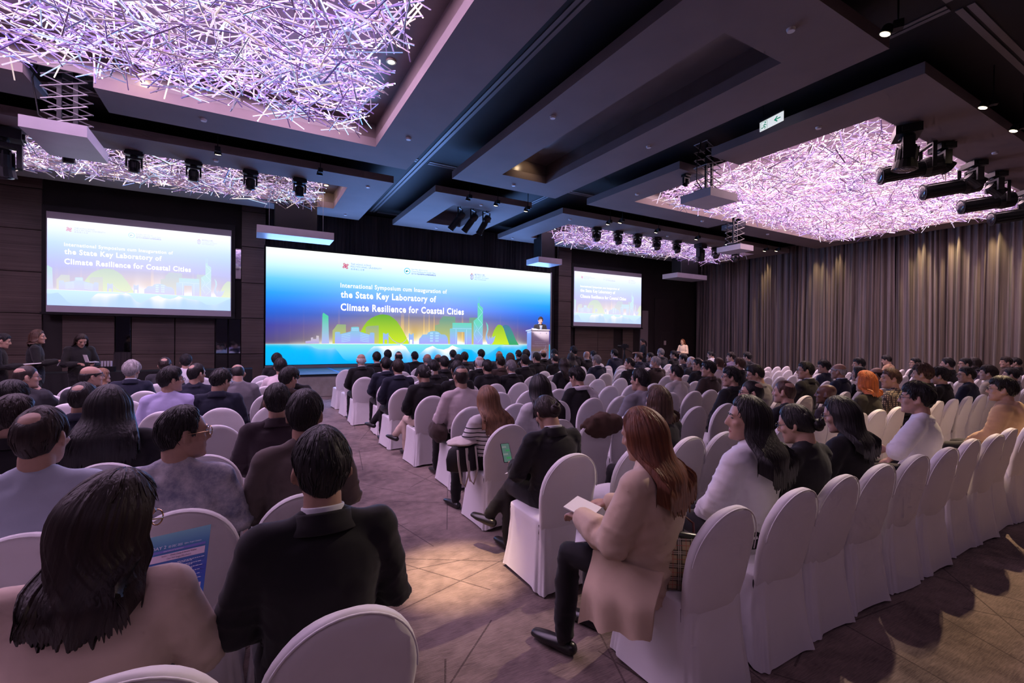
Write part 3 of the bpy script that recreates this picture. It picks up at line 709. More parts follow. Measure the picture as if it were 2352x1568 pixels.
POSES['stand'] = pose_stand(((-.10, .30, 1.12), (.14, .30, 1.12)), ((-.24, .04, 1.08), (.24, .04, 1.08)))

def head_matrix(p, yaw, pitch):
    nb = p['nb']
    piv = Vector((0, nb.y + .014, nb.z + .052))
    return Matrix.Translation(piv) @ Matrix.Rotation(radians(yaw), 4, 'Z') @ Matrix.Rotation(radians(pitch), 4, 'X') @ Matrix.Translation((0, .022, .105))
HEAD = [(-.122, .083, .030, .026), (-.10, .094, -.020, .047), (-.075, .095, -.052, .057), (-.045, .094, -.075, .064), (-.015, .093, -.091, .070), (.02, .096, -.101, .075),
        (.05, .093, -.104, .077), (.078, .080, -.098, .072), (.10, .055, -.080, .058), (.115, .028, -.055, .038), (.122, .0, -.03, .016)]
def head_mb():
    mb = MB(); n = 20; rings = []
    for z, yf, yb, hw in HEAD:
        c = (yf + yb) / 2; hy = (yf - yb) / 2
        rings.append([Vector((hw * math.copysign(abs(cos(2 * pi * k / n)) ** .92, cos(2 * pi * k / n)), c + hy * sin(2 * pi * k / n), z)) for k in range(n)])
    mb.loft(rings)
    mb.tube([(0, .086, .03), (0, .104, -.005), (0, .114, -.026)], [(.009, .010), (.011, .012), (.015, .012)], n=8)     # nose
    mb.ell((-.012, .098, -.033), (.010, .012, .008)); mb.ell((.012, .098, -.033), (.010, .012, .008))
    mb.ell((0, .091, -.062), (.024, .010, .007)); mb.ell((0, .090, -.074), (.021, .010, .007))                             # lips
    mb.ell((0, .084, -.104), (.024, .018, .018))                                                                            # chin
    for s in (-1, 1):
        mb.ell((s * .031, .083, .030), (.024, .014, .009))                                                                  # brow
        mb.ell((s * .030, .080, .012), (.014, .010, .008))                                                                  # eyelid
        mb.ell((s * .042, .066, -.022), (.024, .022, .022))                                                                 # cheek
        mb.ell((s * .083, -.010, -.004), (.0095, .021, .034), rot=Matrix.Rotation(s * .55, 3, 'Z') @ Matrix.Rotation(-.2, 3, 'X'))   # ear
        mb.ell((s * .078, .002, -.032), (.009, .012, .012))
    return mb
def hand_mb(wrist, direction, side, down=Vector((0, 0, -1)), curl=.8):
    """palm, four unequal fingers and a thumb rooted at the side of the palm; side = +1 right hand"""
    mb = MB(); d = direction.normalized(); up = (-down - d * (-down).dot(d)).normalized(); lat = d.cross(up).normalized()   # lat points to the right
    inn = lat * (-side)                       # towards the thumb
    palm_c = wrist + d * .045
    mb.tube([wrist, wrist + d * .03, wrist + d * .075], [(.026, .018), (.038, .016), (.040, .014)], n=10, side=lat)
    for k, (o, ln) in enumerate(((.027, .072), (.009, .080), (-.009, .075), (-.026, .058))):
        b = wrist + d * .078 + inn * o
        p1 = b + d * ln * .45 - up * ln * .18 * curl; p2 = p1 + d * ln * .25 - up * ln * .38 * curl; p3 = p2 - d * ln * .05 * curl - up * ln * .32 * curl + d * ln * .25 * (1 - curl)
        mb.tube([b - d * .02, b, p1, p2, p3], [.0105, .0100, .0095, .0088, .0075], n=7)
    t0 = wrist + d * .025 + inn * .028; t1 = t0 + d * .028 + inn * .026 - up * .010; t2 = t1 + d * .030 + inn * .004 - up * .014
    mb.tube([t0 - d * .01, t0, t1, t2], [.014, .0135, .0115, .009], n=7)
    return mb
def body_mb(p, yaw, pitch, infl=0.0):
    mb = MB(); nb, ch, hp = p['nb'], p['ch'], p['hp']
    up = (nb - hp)
    def at(t): return hp + up * t if not p.get('curve') else None
    T = [(-.12, .150, .115), (0.0, .172, .122), (.22, .152, .108), (.45, .160, .112), (.66, .178, .115), (.80, .180, .102), (.90, .150, .085), (.97, .085, .065), (1.05, .058, .056)]
    pts = []; 
    for t, rx, ry in T:
        q = hp.lerp(ch, min(1, t / .62)) if t <= .62 else ch.lerp(nb, (t - .62) / .38) if t <= 1 else nb + (nb - ch).normalized() * (t - 1) * .5
        pts.append((q, rx + infl, ry + infl))
    mb.tube([q for q, _, _ in pts], [(a, b) for _, a, b in pts], n=20, side=(1, 0, 0))
    return mb, pts
def arm_chain(p, i): return [p['sh'][i], p['el'][i], p['wr'][i]]
def build_body(p, yaw, pitch):
    mb, _ = body_mb(p, yaw, pitch)
    hm = head_matrix(p, yaw, pitch)
    neck_top = hm @ Vector((0, -.030, -.07))
    mb.tube([p['nb'] + Vector((0, -.008, -.06)), p['nb'] + Vector((0, -.002, .0)), neck_top], [.068, .061, .059], n=14)
    for s in (-1, 1): mb.tube([p['nb'] + Vector((s * .03, -.02, .035)), p['nb'] + Vector((s * .08, -.015, -.02)), p['sh'][(s + 1) // 2] + Vector((0, -.01, .02))], [.028, .030, .032], n=10)
    mb.join(head_mb().xform(hm))
    for i, s in enumerate((-1, 1)):
        S, E, W = arm_chain(p, i)
        mb.tube([S - Vector((s * .05, 0, -.005)), S, S.lerp(E, .5), E, E.lerp(W, .35), W], [.060, .056, .046, .040, .042, .028], n=10, side=(0, 1, 0))
        d = (W - E).normalized(); d = (d + Vector((0, .25, -.15))).normalized() if not p['stand'] else (d + Vector((0, .4, .1))).normalized()
        mb.join(hand_mb(W - d * .012, d, s))
    return mb
def build_top(p, kind):
    loose = {'suit': .020, 'coat': .040, 'shirt': .018, 'tee': .014, 'hoodie': .030}[kind]
    mb, pts = body_mb(p, 0, 0, loose * .8)
    mb.v = mb.v[:]; 
    mb = MB(); q = [(a, b, c) for a, b, c in pts if True][:-1]
    rings_p = [a for a, _, _ in q]; rr = [(b, c) for _, b, c in q]
    hem = rings_p[0] + Vector((0, 0, -.015 if not p['stand'] else -.10)); rr0 = (rr[0][0] + .004, rr[0][1] + .004)
    mb.tube([hem] + rings_p, [rr0] + rr, n=22, side=(1, 0, 0))
    for i, s in enumerate((-1, 1)):
        S, E, W = arm_chain(p, i)
        sq = .012 if kind in ('suit', 'coat') else 0.0
        mb.ell(S + Vector((s * -.012, 0, .004 + sq * .4)), (.072 + loose * .5, .070 + loose * .4, .056 + loose * .3 + sq))
        mb.tube([p['nb'] + Vector((s * .035, -.015, .012)), p['nb'] + Vector((s * .085, -.012, -.022)), S + Vector((0, -.005, .022 + sq))], [(.050, .046), (.054, .050), (.058, .054)], n=10)
        short = kind == 'tee'
        if short: mb.tube([S - Vector((s * .05, 0, -.01)), S, S.lerp(E, .5), S.lerp(E, .9)], [.066 + loose * .4, .066 + loose * .3, .060 + loose, .060 + loose], n=12, side=(0, 1, 0))
        else: mb.tube([S - Vector((s * .05, 0, -.01)), S, S.lerp(E, .5), E, E.lerp(W, .4), W - (W - E).normalized() * .02],
                      [.066 + loose * .4, .066 + loose * .3, .055 + loose * .7, .048 + loose, .047 + loose * .8, .036 + loose * .55], n=12, side=(0, 1, 0))
    nb = p['nb']
    ax = (nb - p['ch']).normalized()
    if kind in ('suit', 'shirt', 'coat'):
        h = {'suit': .048, 'shirt': .050, 'coat': .055}[kind]
        b0 = nb + Vector((0, 0, -.030)); rings = []
        for t, r in ((0, .098), (.35, .084), (.75, .074), (1.0, .0725), (1.02, .066), (.7, .062)):
            rings.append([b0 + ax * (t * h) + Vector((r * cos(a), r * .92 * sin(a) - .004, .014 * -sin(a) * t)) for a in [2 * pi * k / 24 for k in range(24)]])
        mb.loft(rings)
    elif kind == 'hoodie':
        mb.tube([nb + Vector((-.10, .05, -.01)), nb + Vector((-.105, -.04, -.005)), nb + Vector((-.05, -.11, -.02)), nb + Vector((.05, -.11, -.02)), nb + Vector((.105, -.04, -.005)), nb + Vector((.10, .05, -.01))],
                [(.028, .03)] * 6, n=10, side=(0, 0, 1))
        mb.tube([nb + Vector((0, -.085, .02)), nb + Vector((0, -.125, -.05)), nb + Vector((0, -.135, -.13)), nb + Vector((0, -.115, -.19))], [(.075, .03), (.105, .04), (.085, .035), (.03, .015)], n=14, side=(1, 0, 0))
    else:
        mb.tube([nb + Vector((.085 * cos(a), .078 * sin(a) - .004, -.010 - .012 * sin(a))) for a in [2 * pi * k / 18 for k in range(19)]], [.011] * 19, n=6, side=(0, 0, 1))
    return mb
def build_legs(p):
    mb = MB()
    hp = p['hp']
    if p['stand']: mb.tube([hp + Vector((0, 0, .06)), hp, hp + Vector((0, 0, -.10))], [(.165, .115), (.178, .125), (.165, .115)], n=18, side=(1, 0, 0))
    else: mb.tube([hp + Vector((0, -.03, .06)), hp + Vector((0, -.02, -.0)), hp + Vector((0, .03, -.05))], [(.17, .12), (.185, .13), (.17, .11)], n=18, side=(1, 0, 0))
    for lg in p['legs']:
        a, k, n_, t = [Vector(x) for x in lg]
        mb.tube([a, a.lerp(k, .5), k, k.lerp(n_, .35), n_], [.098, .084, .066, .063, .052], n=12, side=(1, 0, 0))
    return mb
def shoe_mb(lg):
    n_, t = Vector(lg[2]), Vector(lg[3]); mb = MB()
    heel = n_ + Vector((0, -.02, -.035)); d = (t - n_); 
    base = Vector((n_.x, n_.y - .045, max(0.035, n_.z - .062))); toe = Vector((t.x, t.y + .05, max(0.03, t.z - .012)))
    mb.tube([base, base.lerp(toe, .35), base.lerp(toe, .7), toe], [(.034, .034), (.038, .036), (.045, .028), (.034, .018)], n=12, side=(1, 0, 0))
    mb.tube([n_ + Vector((0, 0, .02)), n_ + Vector((0, .0, -.03))], [.042, .040], n=12)
    return mb
BODY_MATS_LIPS = mat('lips', (0.30, 0.10, 0.09), 0.5)
M_eye = mat('eyes_dark', (0.012, 0.009, 0.009), 0.25)
SKIN = {'a': mat('skin_light', (0.44, 0.265, 0.195), 0.55, noise_scale=30, noise_amt=.06), 'b': mat('skin_mid', (0.36, 0.20, 0.14), 0.55, noise_scale=30, noise_amt=.06),
        'c': mat('skin_dark', (0.12, 0.058, 0.038), 0.42, noise_scale=30, noise_amt=.06)}
REMESH = []   # queue (key, MB, voxel, smooth iterations)
DONE = {}
def queue(key, fn, voxel, it=2):
    if key in DONE: return
    DONE[key] = None; REMESH.append((key, fn(), voxel, it))
def run_remesh():
    tmp = []
    for key, mb, vox, it in REMESH:
        o = obj('tmp_figure', mb.mesh('tmp_figure'))
        m = o.modifiers.new('r', 'REMESH'); m.mode = 'VOXEL'; m.voxel_size = vox; m.use_smooth_shade = True
        s = o.modifiers.new('s', 'SMOOTH'); s.factor = .5; s.iterations = it
        tmp.append((key, o))
    bpy.context.view_layer.update()
    dg = bpy.context.evaluated_depsgraph_get()
    for key, o in tmp:
        me = bpy.data.meshes.new_from_object(o.evaluated_get(dg)); me.name = key[0]
        DONE[key] = me
    for key, o in tmp:
        d = o.data; bpy.data.objects.remove(o); bpy.data.meshes.remove(d)
    REMESH.clear()
def get_co(me):
    v = np.empty(len(me.vertices) * 3, dtype=np.float32); me.vertices.foreach_get('co', v); return v.reshape(-1, 3)
def set_co(me, v): me.vertices.foreach_set('co', v.astype(np.float32).ravel()); me.update()
def paint_face(me, hm):
    """separate slots for eyes, brows and lips on the one continuous body"""
    inv = np.array(hm.inverted())
    c = np.empty(len(me.polygons) * 3, dtype=np.float32); me.polygons.foreach_get('center', c); c = c.reshape(-1, 3)
    l = c @ inv[:3, :3].T + inv[:3, 3]
    idx = np.zeros(len(c), dtype=np.int32)
    fr = l[:, 1] > .06
    eye = fr & (((np.abs(l[:, 0]) - .031) / .014) ** 2 + ((l[:, 2] - .010) / .0065) ** 2 < 1)
    brow = fr & (((np.abs(l[:, 0]) - .033) / .020) ** 2 + ((l[:, 2] - .031) / .0055) ** 2 < 1)
    lip = fr & ((l[:, 0] / .023) ** 2 + ((l[:, 2] + .067) / .0095) ** 2 < 1)
    idx[lip] = 2
    for m in (SKIN['a'], M_eye, BODY_MATS_LIPS): me.materials.append(m)
    me.polygons.foreach_set('material_index', idx)
def wrinkle(me, p, amp, seed):
    """cloth folds: ridged noise, deep at elbows, waist and arm pits, shallow across the shoulders"""
    v = get_co(me); n = np.empty(len(me.vertices) * 3, dtype=np.float32); me.vertices.foreach_get('normal', n); n = n.reshape(-1, 3)
    off = Vector((seed % 17, seed % 11, seed % 7)); zs = p['sh'][0].z
    d = np.zeros(len(v), dtype=np.float32)
    E = [np.array(e) for e in p['el']]
    near = np.minimum(np.linalg.norm(v - E[0], axis=1), np.linalg.norm(v - E[1], axis=1))
    w = .30 + .9 * np.exp(-(near / .11) ** 2) + .8 * np.clip((zs - .16 - v[:, 2]) / .25, 0, 1)
    for i, c in enumerate(v):
        q = Vector((c[0] * 4.2, c[1] * 4.2, c[2] * 9.5)) + off
        wv = noise.noise(q * .6)
        r = 1 - abs(noise.noise(q + Vector((wv, -wv, wv * 1.5)))) * 3.2
        r2 = 1 - abs(noise.noise(q * 2.1 + Vector((3, wv * 2, 1)))) * 3.0
        d[i] = max(0, r) ** 2 + .4 * max(0, r2) ** 2 - .25
    set_co(me, v + n * (d * w * amp)[:, None])

# ---- hair in head space (origin head centre, facing +Y)
def hair_dir(th, ph):     # th from the crown, ph=0 at the back, positive towards +X
    return Vector((sin(th) * sin(ph), -sin(th) * cos(ph), cos(th)))
def scalp(d):             # head surface distance along d
    ry = .104 if d.y < 0 else .097
    return 1 / sqrt((d.x / .0785) ** 2 + (d.y / ry) ** 2 + (d.z / .124) ** 2)
def cap_mb(kind, seed, thick=.020, mess=.004):
    rr = random.Random(seed); mb = MB(); n, m = 96, 28; off = rr.uniform(0, 50)
    LN = {'long': [(0, 128), (60, 122), (90, 112), (108, 104), (130, 62), (150, 46), (180, 44)],
          'fringe': [(0, 130), (45, 122), (66, 100), (78, 80), (98, 78), (106, 92), (112, 86), (120, 76), (150, 72), (180, 70)],
          'high': [(0, 130), (45, 124), (66, 104), (78, 78), (98, 76), (106, 96), (113, 88), (122, 58), (150, 38), (180, 34)]}
    ln_ = LN.get(kind, [(0, 130), (45, 124), (66, 104), (78, 78), (98, 76), (106, 98), (113, 90), (122, 66), (145, 54), (180, 52 if kind != 'messy' else 60)])
    def line(ph):       # hairline polar angle
        a = abs(math.degrees(ph))
        for (a0, v0), (a1, v1) in zip(ln_[:-1], ln_[1:]):
            if a <= a1: return radians(v0 + (v1 - v0) * smoothstep(a0, a1, a))
        return radians(ln_[-1][1])
    grid = []
    for i in range(m + 1):
        row = []
        for j in range(n):
            ph = -pi + 2 * pi * j / n
            t0 = 0.02
            if kind == 'fringe': t0 = radians(62)
            tm = line(ph) + radians(3) * noise.noise(Vector((ph * 4, off, 1)))
            th = t0 + (tm - t0) * i / m
            d = hair_dir(th, ph); e = i / m
            fade = .16 if kind == 'long' else .16 + .26 * smoothstep(150, 60, abs(math.degrees(ph)))
            edge = smoothstep(-.03, fade, 1 - e) * (smoothstep(0, .25, e) if kind == 'fringe' else 1)
            tk = thick * (1 - .45 * smoothstep(.45, 1, e)) * edge
            strand = noise.noise(Vector((ph * 9 + off, th * 1.6, 3))) * .5 + noise.noise(Vector((ph * 24 + off, th * 2.4, 7))) * .35
            tk += mess * strand * edge * (1 if kind != 'messy' else 2.2)
            if kind == 'spot':
                c = Vector((0, -.55, .83)); ang = math.degrees(math.acos(max(-1, min(1, d.dot(c.normalized())))))
                tk *= smoothstep(2, 26, ang); tk -= .004 * (1 - smoothstep(2, 13, ang))
            row.append(d * (scalp(d) + .0015 + tk) - (d * .004 if e > .98 else d * 0))
        grid.append(row)
    mb.loft(grid, closed=True, cap0=(kind != 'fringe'), cap1=False)
    nl = {'buzz': 0, 'fringe': 90, 'spot': 150, 'long': 240}.get(kind, 380)
    for k in range(nl):
        ph = rr.uniform(-pi, pi); tm = line(ph); t0 = radians(62) if kind == 'fringe' else .15
        th = rr.uniform(t0, max(t0 + .02, tm * .8)); d0 = hair_dir(th, ph)
        if kind == 'spot' and math.degrees(math.acos(max(-1, min(1, d0.dot(Vector((0, -.55, .83)).normalized()))))) < 26: continue
        dr = rr.gauss(0, .05 if kind != 'messy' else .16); stp = radians(rr.uniform(5, 9)); lift = rr.uniform(-.001, .004 if kind != 'messy' else .010)
        P_, R_ = [], []
        for q in range(5):
            tq = th + stp * q; ee = min(1, tq / tm)
            tk = thick * (1 - .45 * smoothstep(.45, 1, ee)) * smoothstep(-.03, .34, 1 - ee)
            dd = hair_dir(min(tq, tm * .98), ph + dr * q * .5); P_.append(dd * (scalp(dd) + tk + .001 + lift * (q / 4) ** 2)); R_.append((.0030, .0018) if q < 3 else (.0022, .0013) if q == 3 else (.0006, .0005))
        mb.tube(P_, R_, n=4, round_caps=False, side=tuple(hair_dir(pi / 2, ph + pi / 2)))
    inner = [[p * .955 for p in r] for r in grid]
    mb.loft(inner, closed=True, cap0=False, cap1=False)
    return mb
def curtain_hair_mb(seed, length, spread=.11, front=118, wave=.0, back_y=-.165, thick=.03, pitch=0, yaw=0):
    """hanging locks: every column is a strand path from the crown over the head and down"""
    rr = random.Random(seed); mb = MB(); n = 110; m = 26; F = radians(front); off = rr.uniform(0, 40)
    out = []; inn = []
    for i in range(m + 1):
        ro, ri = [], []
        for j in range(n + 1):
            ph = -F + 2 * F * j / n; e = abs(ph) / F
            st = noise.noise(Vector((ph * 14 + off, .3, 2))) ; st2 = noise.noise(Vector((ph * 40 + off, .9, 5)))
            ln = length * (1 - .30 * e * e + .14 * st + .09 * st2)
            t = i / m
            if t < .38:
                th = radians(8) + radians(88) * (t / .38); d = hair_dir(th, ph)
                tk = thick * (.55 + .45 * smoothstep(0, .38, t)) + .004 * st2 + .004 * st
                p = d * (scalp(d) + tk); q = d * (scalp(d) + .002)
            else:
                s = (t - .38) / .62; d = hair_dir(radians(96), ph); R = scalp(d) + thick + .004 * st2 + .004 * st
                z = d.z * R - ln * s
                ex = 1 + (spread / .11 - 1) * smoothstep(0, .8, s)
                x = d.x * R * ex + wave * sin(s * 9 + ph * 3 + off) * s; y = d.y * R
                yb = back_y * smoothstep(.15, .75, s)
                if y < 0: y = y + (min(y, yb) - y) * smoothstep(.1, .6, s)
                y += wave * cos(s * 8 + ph * 2) * s * .6
                if z < -.02:
                    ya = radians(yaw); bl = .9 * smoothstep(-.02, -.16, z); c_, s_ = cos(ya * (1 - bl)), sin(ya * (1 - bl))
                    x, y = c_ * x - s_ * y, s_ * x + c_ * y
                    y += (min(y, back_y + 2.2 * x * x) - y) * smoothstep(-.03, -.20, z)
                    c_, s_ = cos(-ya), sin(-ya); x, y = c_ * x - s_ * y, s_ * x + c_ * y
                tap = (1 - .85 * smoothstep(.5, 1, s)) * (1 - .6 * smoothstep(.75, 1, e))
                p = Vector((x, y, z)); nv = Vector((d.x, d.y, 0)).normalized(); q = p - nv * thick * .8 * tap
            if pitch:
                R_ = Matrix.Rotation(radians(-pitch) * smoothstep(.02, -.10, p.z), 3, 'X'); p, q = R_ @ p, R_ @ q
            ro.append(p); ri.append(q)
        out.append(ro); inn.append(ri)
    mb.loft(out, closed=False, cap0=False, cap1=False); mb.loft([r[::-1] for r in inn], closed=False, cap0=False, cap1=False)
    mb.loft([out[-1], inn[-1]], closed=False, cap0=False, cap1=False)
    mb.loft([[o_[0], i_[0]] for o_, i_ in zip(out, inn)], closed=False, cap0=False, cap1=False); mb.loft([[i_[-1], o_[-1]] for o_, i_ in zip(out, inn)], closed=False, cap0=False, cap1=False)
    return mb
HAIR = {}
def hair_mesh(style, seed=1, pitch=0, yaw=0):
    if style not in ('long', 'verylong', 'bob', 'wavy'): pitch = yaw = 0
    key = (style, seed, pitch, yaw)
    if key in HAIR: return HAIR[key]
    if style in ('short', 'messy', 'buzz', 'spot', 'fringe', 'high'):
        mb = cap_mb(style, seed, {'short': .022, 'messy': .030, 'buzz': .009, 'spot': .015, 'fringe': .012, 'high': .018}[style], .005 if style != 'buzz' else .0015)
    elif style == 'curly':
        mb = cap_mb('messy', seed, .036, .011)
    elif style == 'long': mb = cap_mb('long', seed, .020, .003).join(curtain_hair_mb(seed, .27, .14, 106, back_y=-.2, pitch=pitch, yaw=yaw))
    elif style == 'verylong': mb = cap_mb('long', seed, .020, .003).join(curtain_hair_mb(seed, .32, .165, 108, back_y=-.215, thick=.034, pitch=pitch, yaw=yaw))
    elif style == 'bob': mb = cap_mb('long', seed, .026, .004).join(curtain_hair_mb(seed, .15, .135, 110, .010, -.13, pitch=pitch, yaw=yaw))
    elif style == 'wavy': mb = cap_mb('long', seed, .030, .006).join(curtain_hair_mb(seed, .22, .100, 104, .008, -.200, .042, pitch=pitch, yaw=yaw))
    elif style == 'bun':
        mb = cap_mb('long', seed, .017, .003)
        mb.ell((0, -.125, -.02), (.042, .034, .042), 16, 12); mb.tube([(0, -.155, -.02), (.02, -.150, .0), (0, -.152, .022), (-.022, -.15, .0), (0, -.155, -.02)], [.014] * 5, n=8)
    elif style == 'ponytail':
        mb = cap_mb('long', seed, .017, .003)
        mb.tube([(0, -.10, .01), (0, -.15, -.01), (0, -.165, -.10), (0, -.15, -.20), (0, -.13, -.26)], [.022, .030, .034, .026, .008], n=14, side=(1, 0, 0))
    HAIR[key] = mb.mesh('hair', mat('hair_black', (.01, .008, .009), .38, spec=.5), True)
    return HAIR[key]
def glasses_mb(round_=False):
    mb = MB()
    for s in (-1, 1):
        pts = [(s * .033 + .024 * cos(a) * (1 if round_ else 1.05), .108, .008 + (.023 if round_ else .017) * sin(a)) for a in [2 * pi * k / 16 for k in range(17)]]
        mb.tube(pts, [.0022] * 17, n=5, side=(0, 1, 0), round_caps=False)
        mb.tube([(s * .057, .107, .012), (s * .081, .085, .013), (s * .084, -.005, .010), (s * .083, -.03, -.008)], [.0022] * 4, n=5, side=(0, 0, 1), round_caps=False)
    mb.tube([(-.010, .109, .012), (0, .110, .014), (.010, .109, .012)], [.002] * 3, n=5, side=(0, 0, 1), round_caps=False)
    return mb
ME_GLASS = {'d': glasses_mb().mesh('glasses', mat('glasses_frame_dark', (.01, .01, .012), .25, spec=.7), True), 'g': glasses_mb(True).mesh('glasses', mat('glasses_frame_gold', (.6, .4, .22), .25, metal=1), True)}
def collar_mb():
    mb = MB(); rings = []
    for z, r in ((-.03, .072), (.0, .068), (.040, .0665), (.044, .063), (.0, .0595), (-.03, .058)):
        rings.append([Vector((r * cos(a), r * .94 * sin(a), z - .012 * sin(a))) for a in [2 * pi * k / 28 for k in range(28)]])
    mb.loft(rings, cap0=False, cap1=False); mb.loft([rings[-1], rings[0]], cap0=False, cap1=False)
    return mb
def eyes_mb():
    mb = MB()
    for s in (-1, 1): mb.ell((s * .031, .0865, .0095), (.0125, .0065, .0042), 12, 8, rot=Matrix.Rotation(s * -.30, 3, 'Z'))
    return mb
def brows_mb():
    mb = MB()
    for s in (-1, 1): mb.tube([(s * .016, .0985, .028), (s * .032, .0965, .0335), (s * .048, .0865, .029)], [(.0035, .003), (.004, .003), (.002, .002)], n=6, side=(0, 0, 1))
    return mb
ME_EYES = eyes_mb().mesh('eyes', M_eye, True); ME_BROWS = brows_mb().mesh('eyebrows', M_eye, True)
ME_COLLAR = collar_mb().mesh('shirt_collar', mat('white_shirt_cotton', (.68, .68, .72), .7), True)

def lapel_mb():
    mb = MB(); rings = []
    for z, r in ((.030, .079), (.036, .083), (.028, .088), (.0, .098), (-.022, .110), (-.026, .108), (-.004, .094), (.026, .080)):
        rings.append([Vector((r * cos(a) * (1 + .10 * max(0, sin(a))), r * .92 * sin(a) - .004, z - .020 * sin(a) - .03 * max(0, sin(a)) ** 2)) for a in [2 * pi * k / 32 for k in range(32)]])
    mb.loft(rings, cap0=False, cap1=False); mb.loft([rings[-1], rings[0]], cap0=False, cap1=False)
    return mb
ME_LAPEL = lapel_mb().mesh('jacket_collar', mat('white_shirt_cotton', (.68, .68, .72), .7), True)
HC_ = dict(blk=(.010, .008, .009), dbr=(.022, .013, .011), brn=(.060, .028, .018), lbr=(.20, .10, .055), aub=(.125, .040, .016), gin=(.48, .13, .03), gry=(.17, .165, .17), lgr=(.33, .31, .31), wht=(.55, .52, .52))
def hair_mat(c): return mat('hair_' + c, HC_[c], .52, spec=.35, noise_scale=6, noise_amt=.35, stretch=(9, 9, .6), bump=.5, bump_scale=9)
TC = dict(blk=(.010, .009, .011), nav=(.014, .016, .034), cha=(.030, .030, .036), gry=(.17, .16, .18), lgr=(.42, .41, .46), tau=(.115, .088, .082), lav=(.50, .46, .74), lbl=(.46, .50, .60), pnk=(.60, .50, .52), wht=(.66, .64, .67),
          bei=(.58, .44, .36), trn=(.56, .42, .31), tan=(.44, .27, .16), olv=(.035, .030, .018), brn=(.055, .035, .030), plm=(.030, .018, .024), vio=(.20, .16, .26), shw=(.46, .42, .40), kha=(.42, .34, .24))
def cloth_mat(c):
    if c == 'den':
        if 'cloth_den' in MATS: return MATS['cloth_den']
        m, nt, b = new_mat('cloth_den'); tc = N(nt, 'ShaderNodeTexCoord')
        nz = N(nt, 'ShaderNodeTexNoise'); nz.inputs['Scale'].default_value = 9; nz.inputs['Detail'].default_value = 7; nz.inputs['Roughness'].default_value = .7; L(nt, tc.outputs['Object'], nz.inputs['Vector'])
        rp = N(nt, 'ShaderNodeMapRange'); rp.inputs[1].default_value = .38; rp.inputs[2].default_value = .6; L(nt, nz.outputs[0], rp.inputs[0])
        L(nt, mixc(nt, rp.outputs[0], (.20, .21, .29), (.56, .53, .56)), b.inputs['Base Color']); b.inputs['Roughness'].default_value = .85
        MATS['cloth_den'] = m; return m
    if c in ('chk', 'str'):
        if 'cloth_' + c in MATS: return MATS['cloth_' + c]
        m, nt, b = new_mat('cloth_' + c); tc = N(nt, 'ShaderNodeTexCoord'); sep = N(nt, 'ShaderNodeSeparateXYZ'); L(nt, tc.outputs['Object'], sep.inputs[0])
        if c == 'chk':
            s = [math_node(nt, 'LESS_THAN', math_node(nt, 'FRACT', math_node(nt, 'MULTIPLY', sep.outputs[k], 42)), .38) for k in (0, 1, 2)]
            f = math_node(nt, 'MAXIMUM', s[2], math_node(nt, 'MAXIMUM', s[0], s[1]))
            L(nt, mixc(nt, f, (.52, .42, .30), (.06, .05, .05)), b.inputs['Base Color'])
        else:
            f = math_node(nt, 'LESS_THAN', math_node(nt, 'FRACT', math_node(nt, 'MULTIPLY', sep.outputs[2], 24)), .26)
            f = math_node(nt, 'MULTIPLY', f, math_node(nt, 'LESS_THAN', sep.outputs[2], .93))
            L(nt, mixc(nt, f, (.64, .60, .62), (.02, .018, .022)), b.inputs['Base Color'])
        b.inputs['Roughness'].default_value = .85; MATS['cloth_' + c] = m; return m
    return mat('cloth_' + c, TC[c], .82, spec=.25, noise_scale=5, noise_amt=.10, bump=.12, bump_scale=14, sheen=.1)
M_shoe = mat('shoe_black_leather', (.012, .011, .012), .3, spec=.5)

def person(name_label, loc, rotz, z_top, hair, hcol, top, tcol, pose='sit', hy=0, hp=0, glasses=None, skin='a', collar=False, legs='blk', width=1.0, seed=1, group=None, base=1.327, shoes=None):
    return dict(label=name_label, loc=loc, rotz=rotz, z=z_top, hair=hair, hcol=hcol, top=top, tcol=tcol, pose=pose, hy=hy, hp=hp, glasses=glasses, skin=skin, collar=collar, legs=legs, width=width, seed=seed, group=group, base=base, shoes=shoes)
def q_person(P):
    p = POSES[P['pose']]
    queue(('body', P['pose'], P['hy'], P['hp']), lambda: build_body(p, P["hy"], P["hp"]), .0095, 1)
    queue(('top', P['pose'], P['top']), lambda: build_top(p, P['top']), .0125, 3)
    queue(('legs', P['pose']), lambda: build_legs(p), .017, 2)
def finish_meshes():
    run_remesh()
    for key, me in DONE.items():
        if key[0] == 'body':
            paint_face(me, head_matrix(POSES[key[1]], key[2], key[3]))
        elif key[0] == 'top':
            me.materials.append(cloth_mat('blk')); wrinkle(me, POSES[key[1]], .0085 if key[2] in ('suit', 'tee') else .0105, hash_(key[1] + key[2]))
        elif key[0] == 'legs':
            me.materials.append(cloth_mat('blk')); wrinkle(me, POSES[key[1]], .006, 5)
def hash_(s): return sum(ord(c) * (i + 3) for i, c in enumerate(s)) % 9973
SHOES = {}
def set_mat(o, m, slot=0):
    o.material_slots[slot].link = 'OBJECT'; o.material_slots[slot].material = m
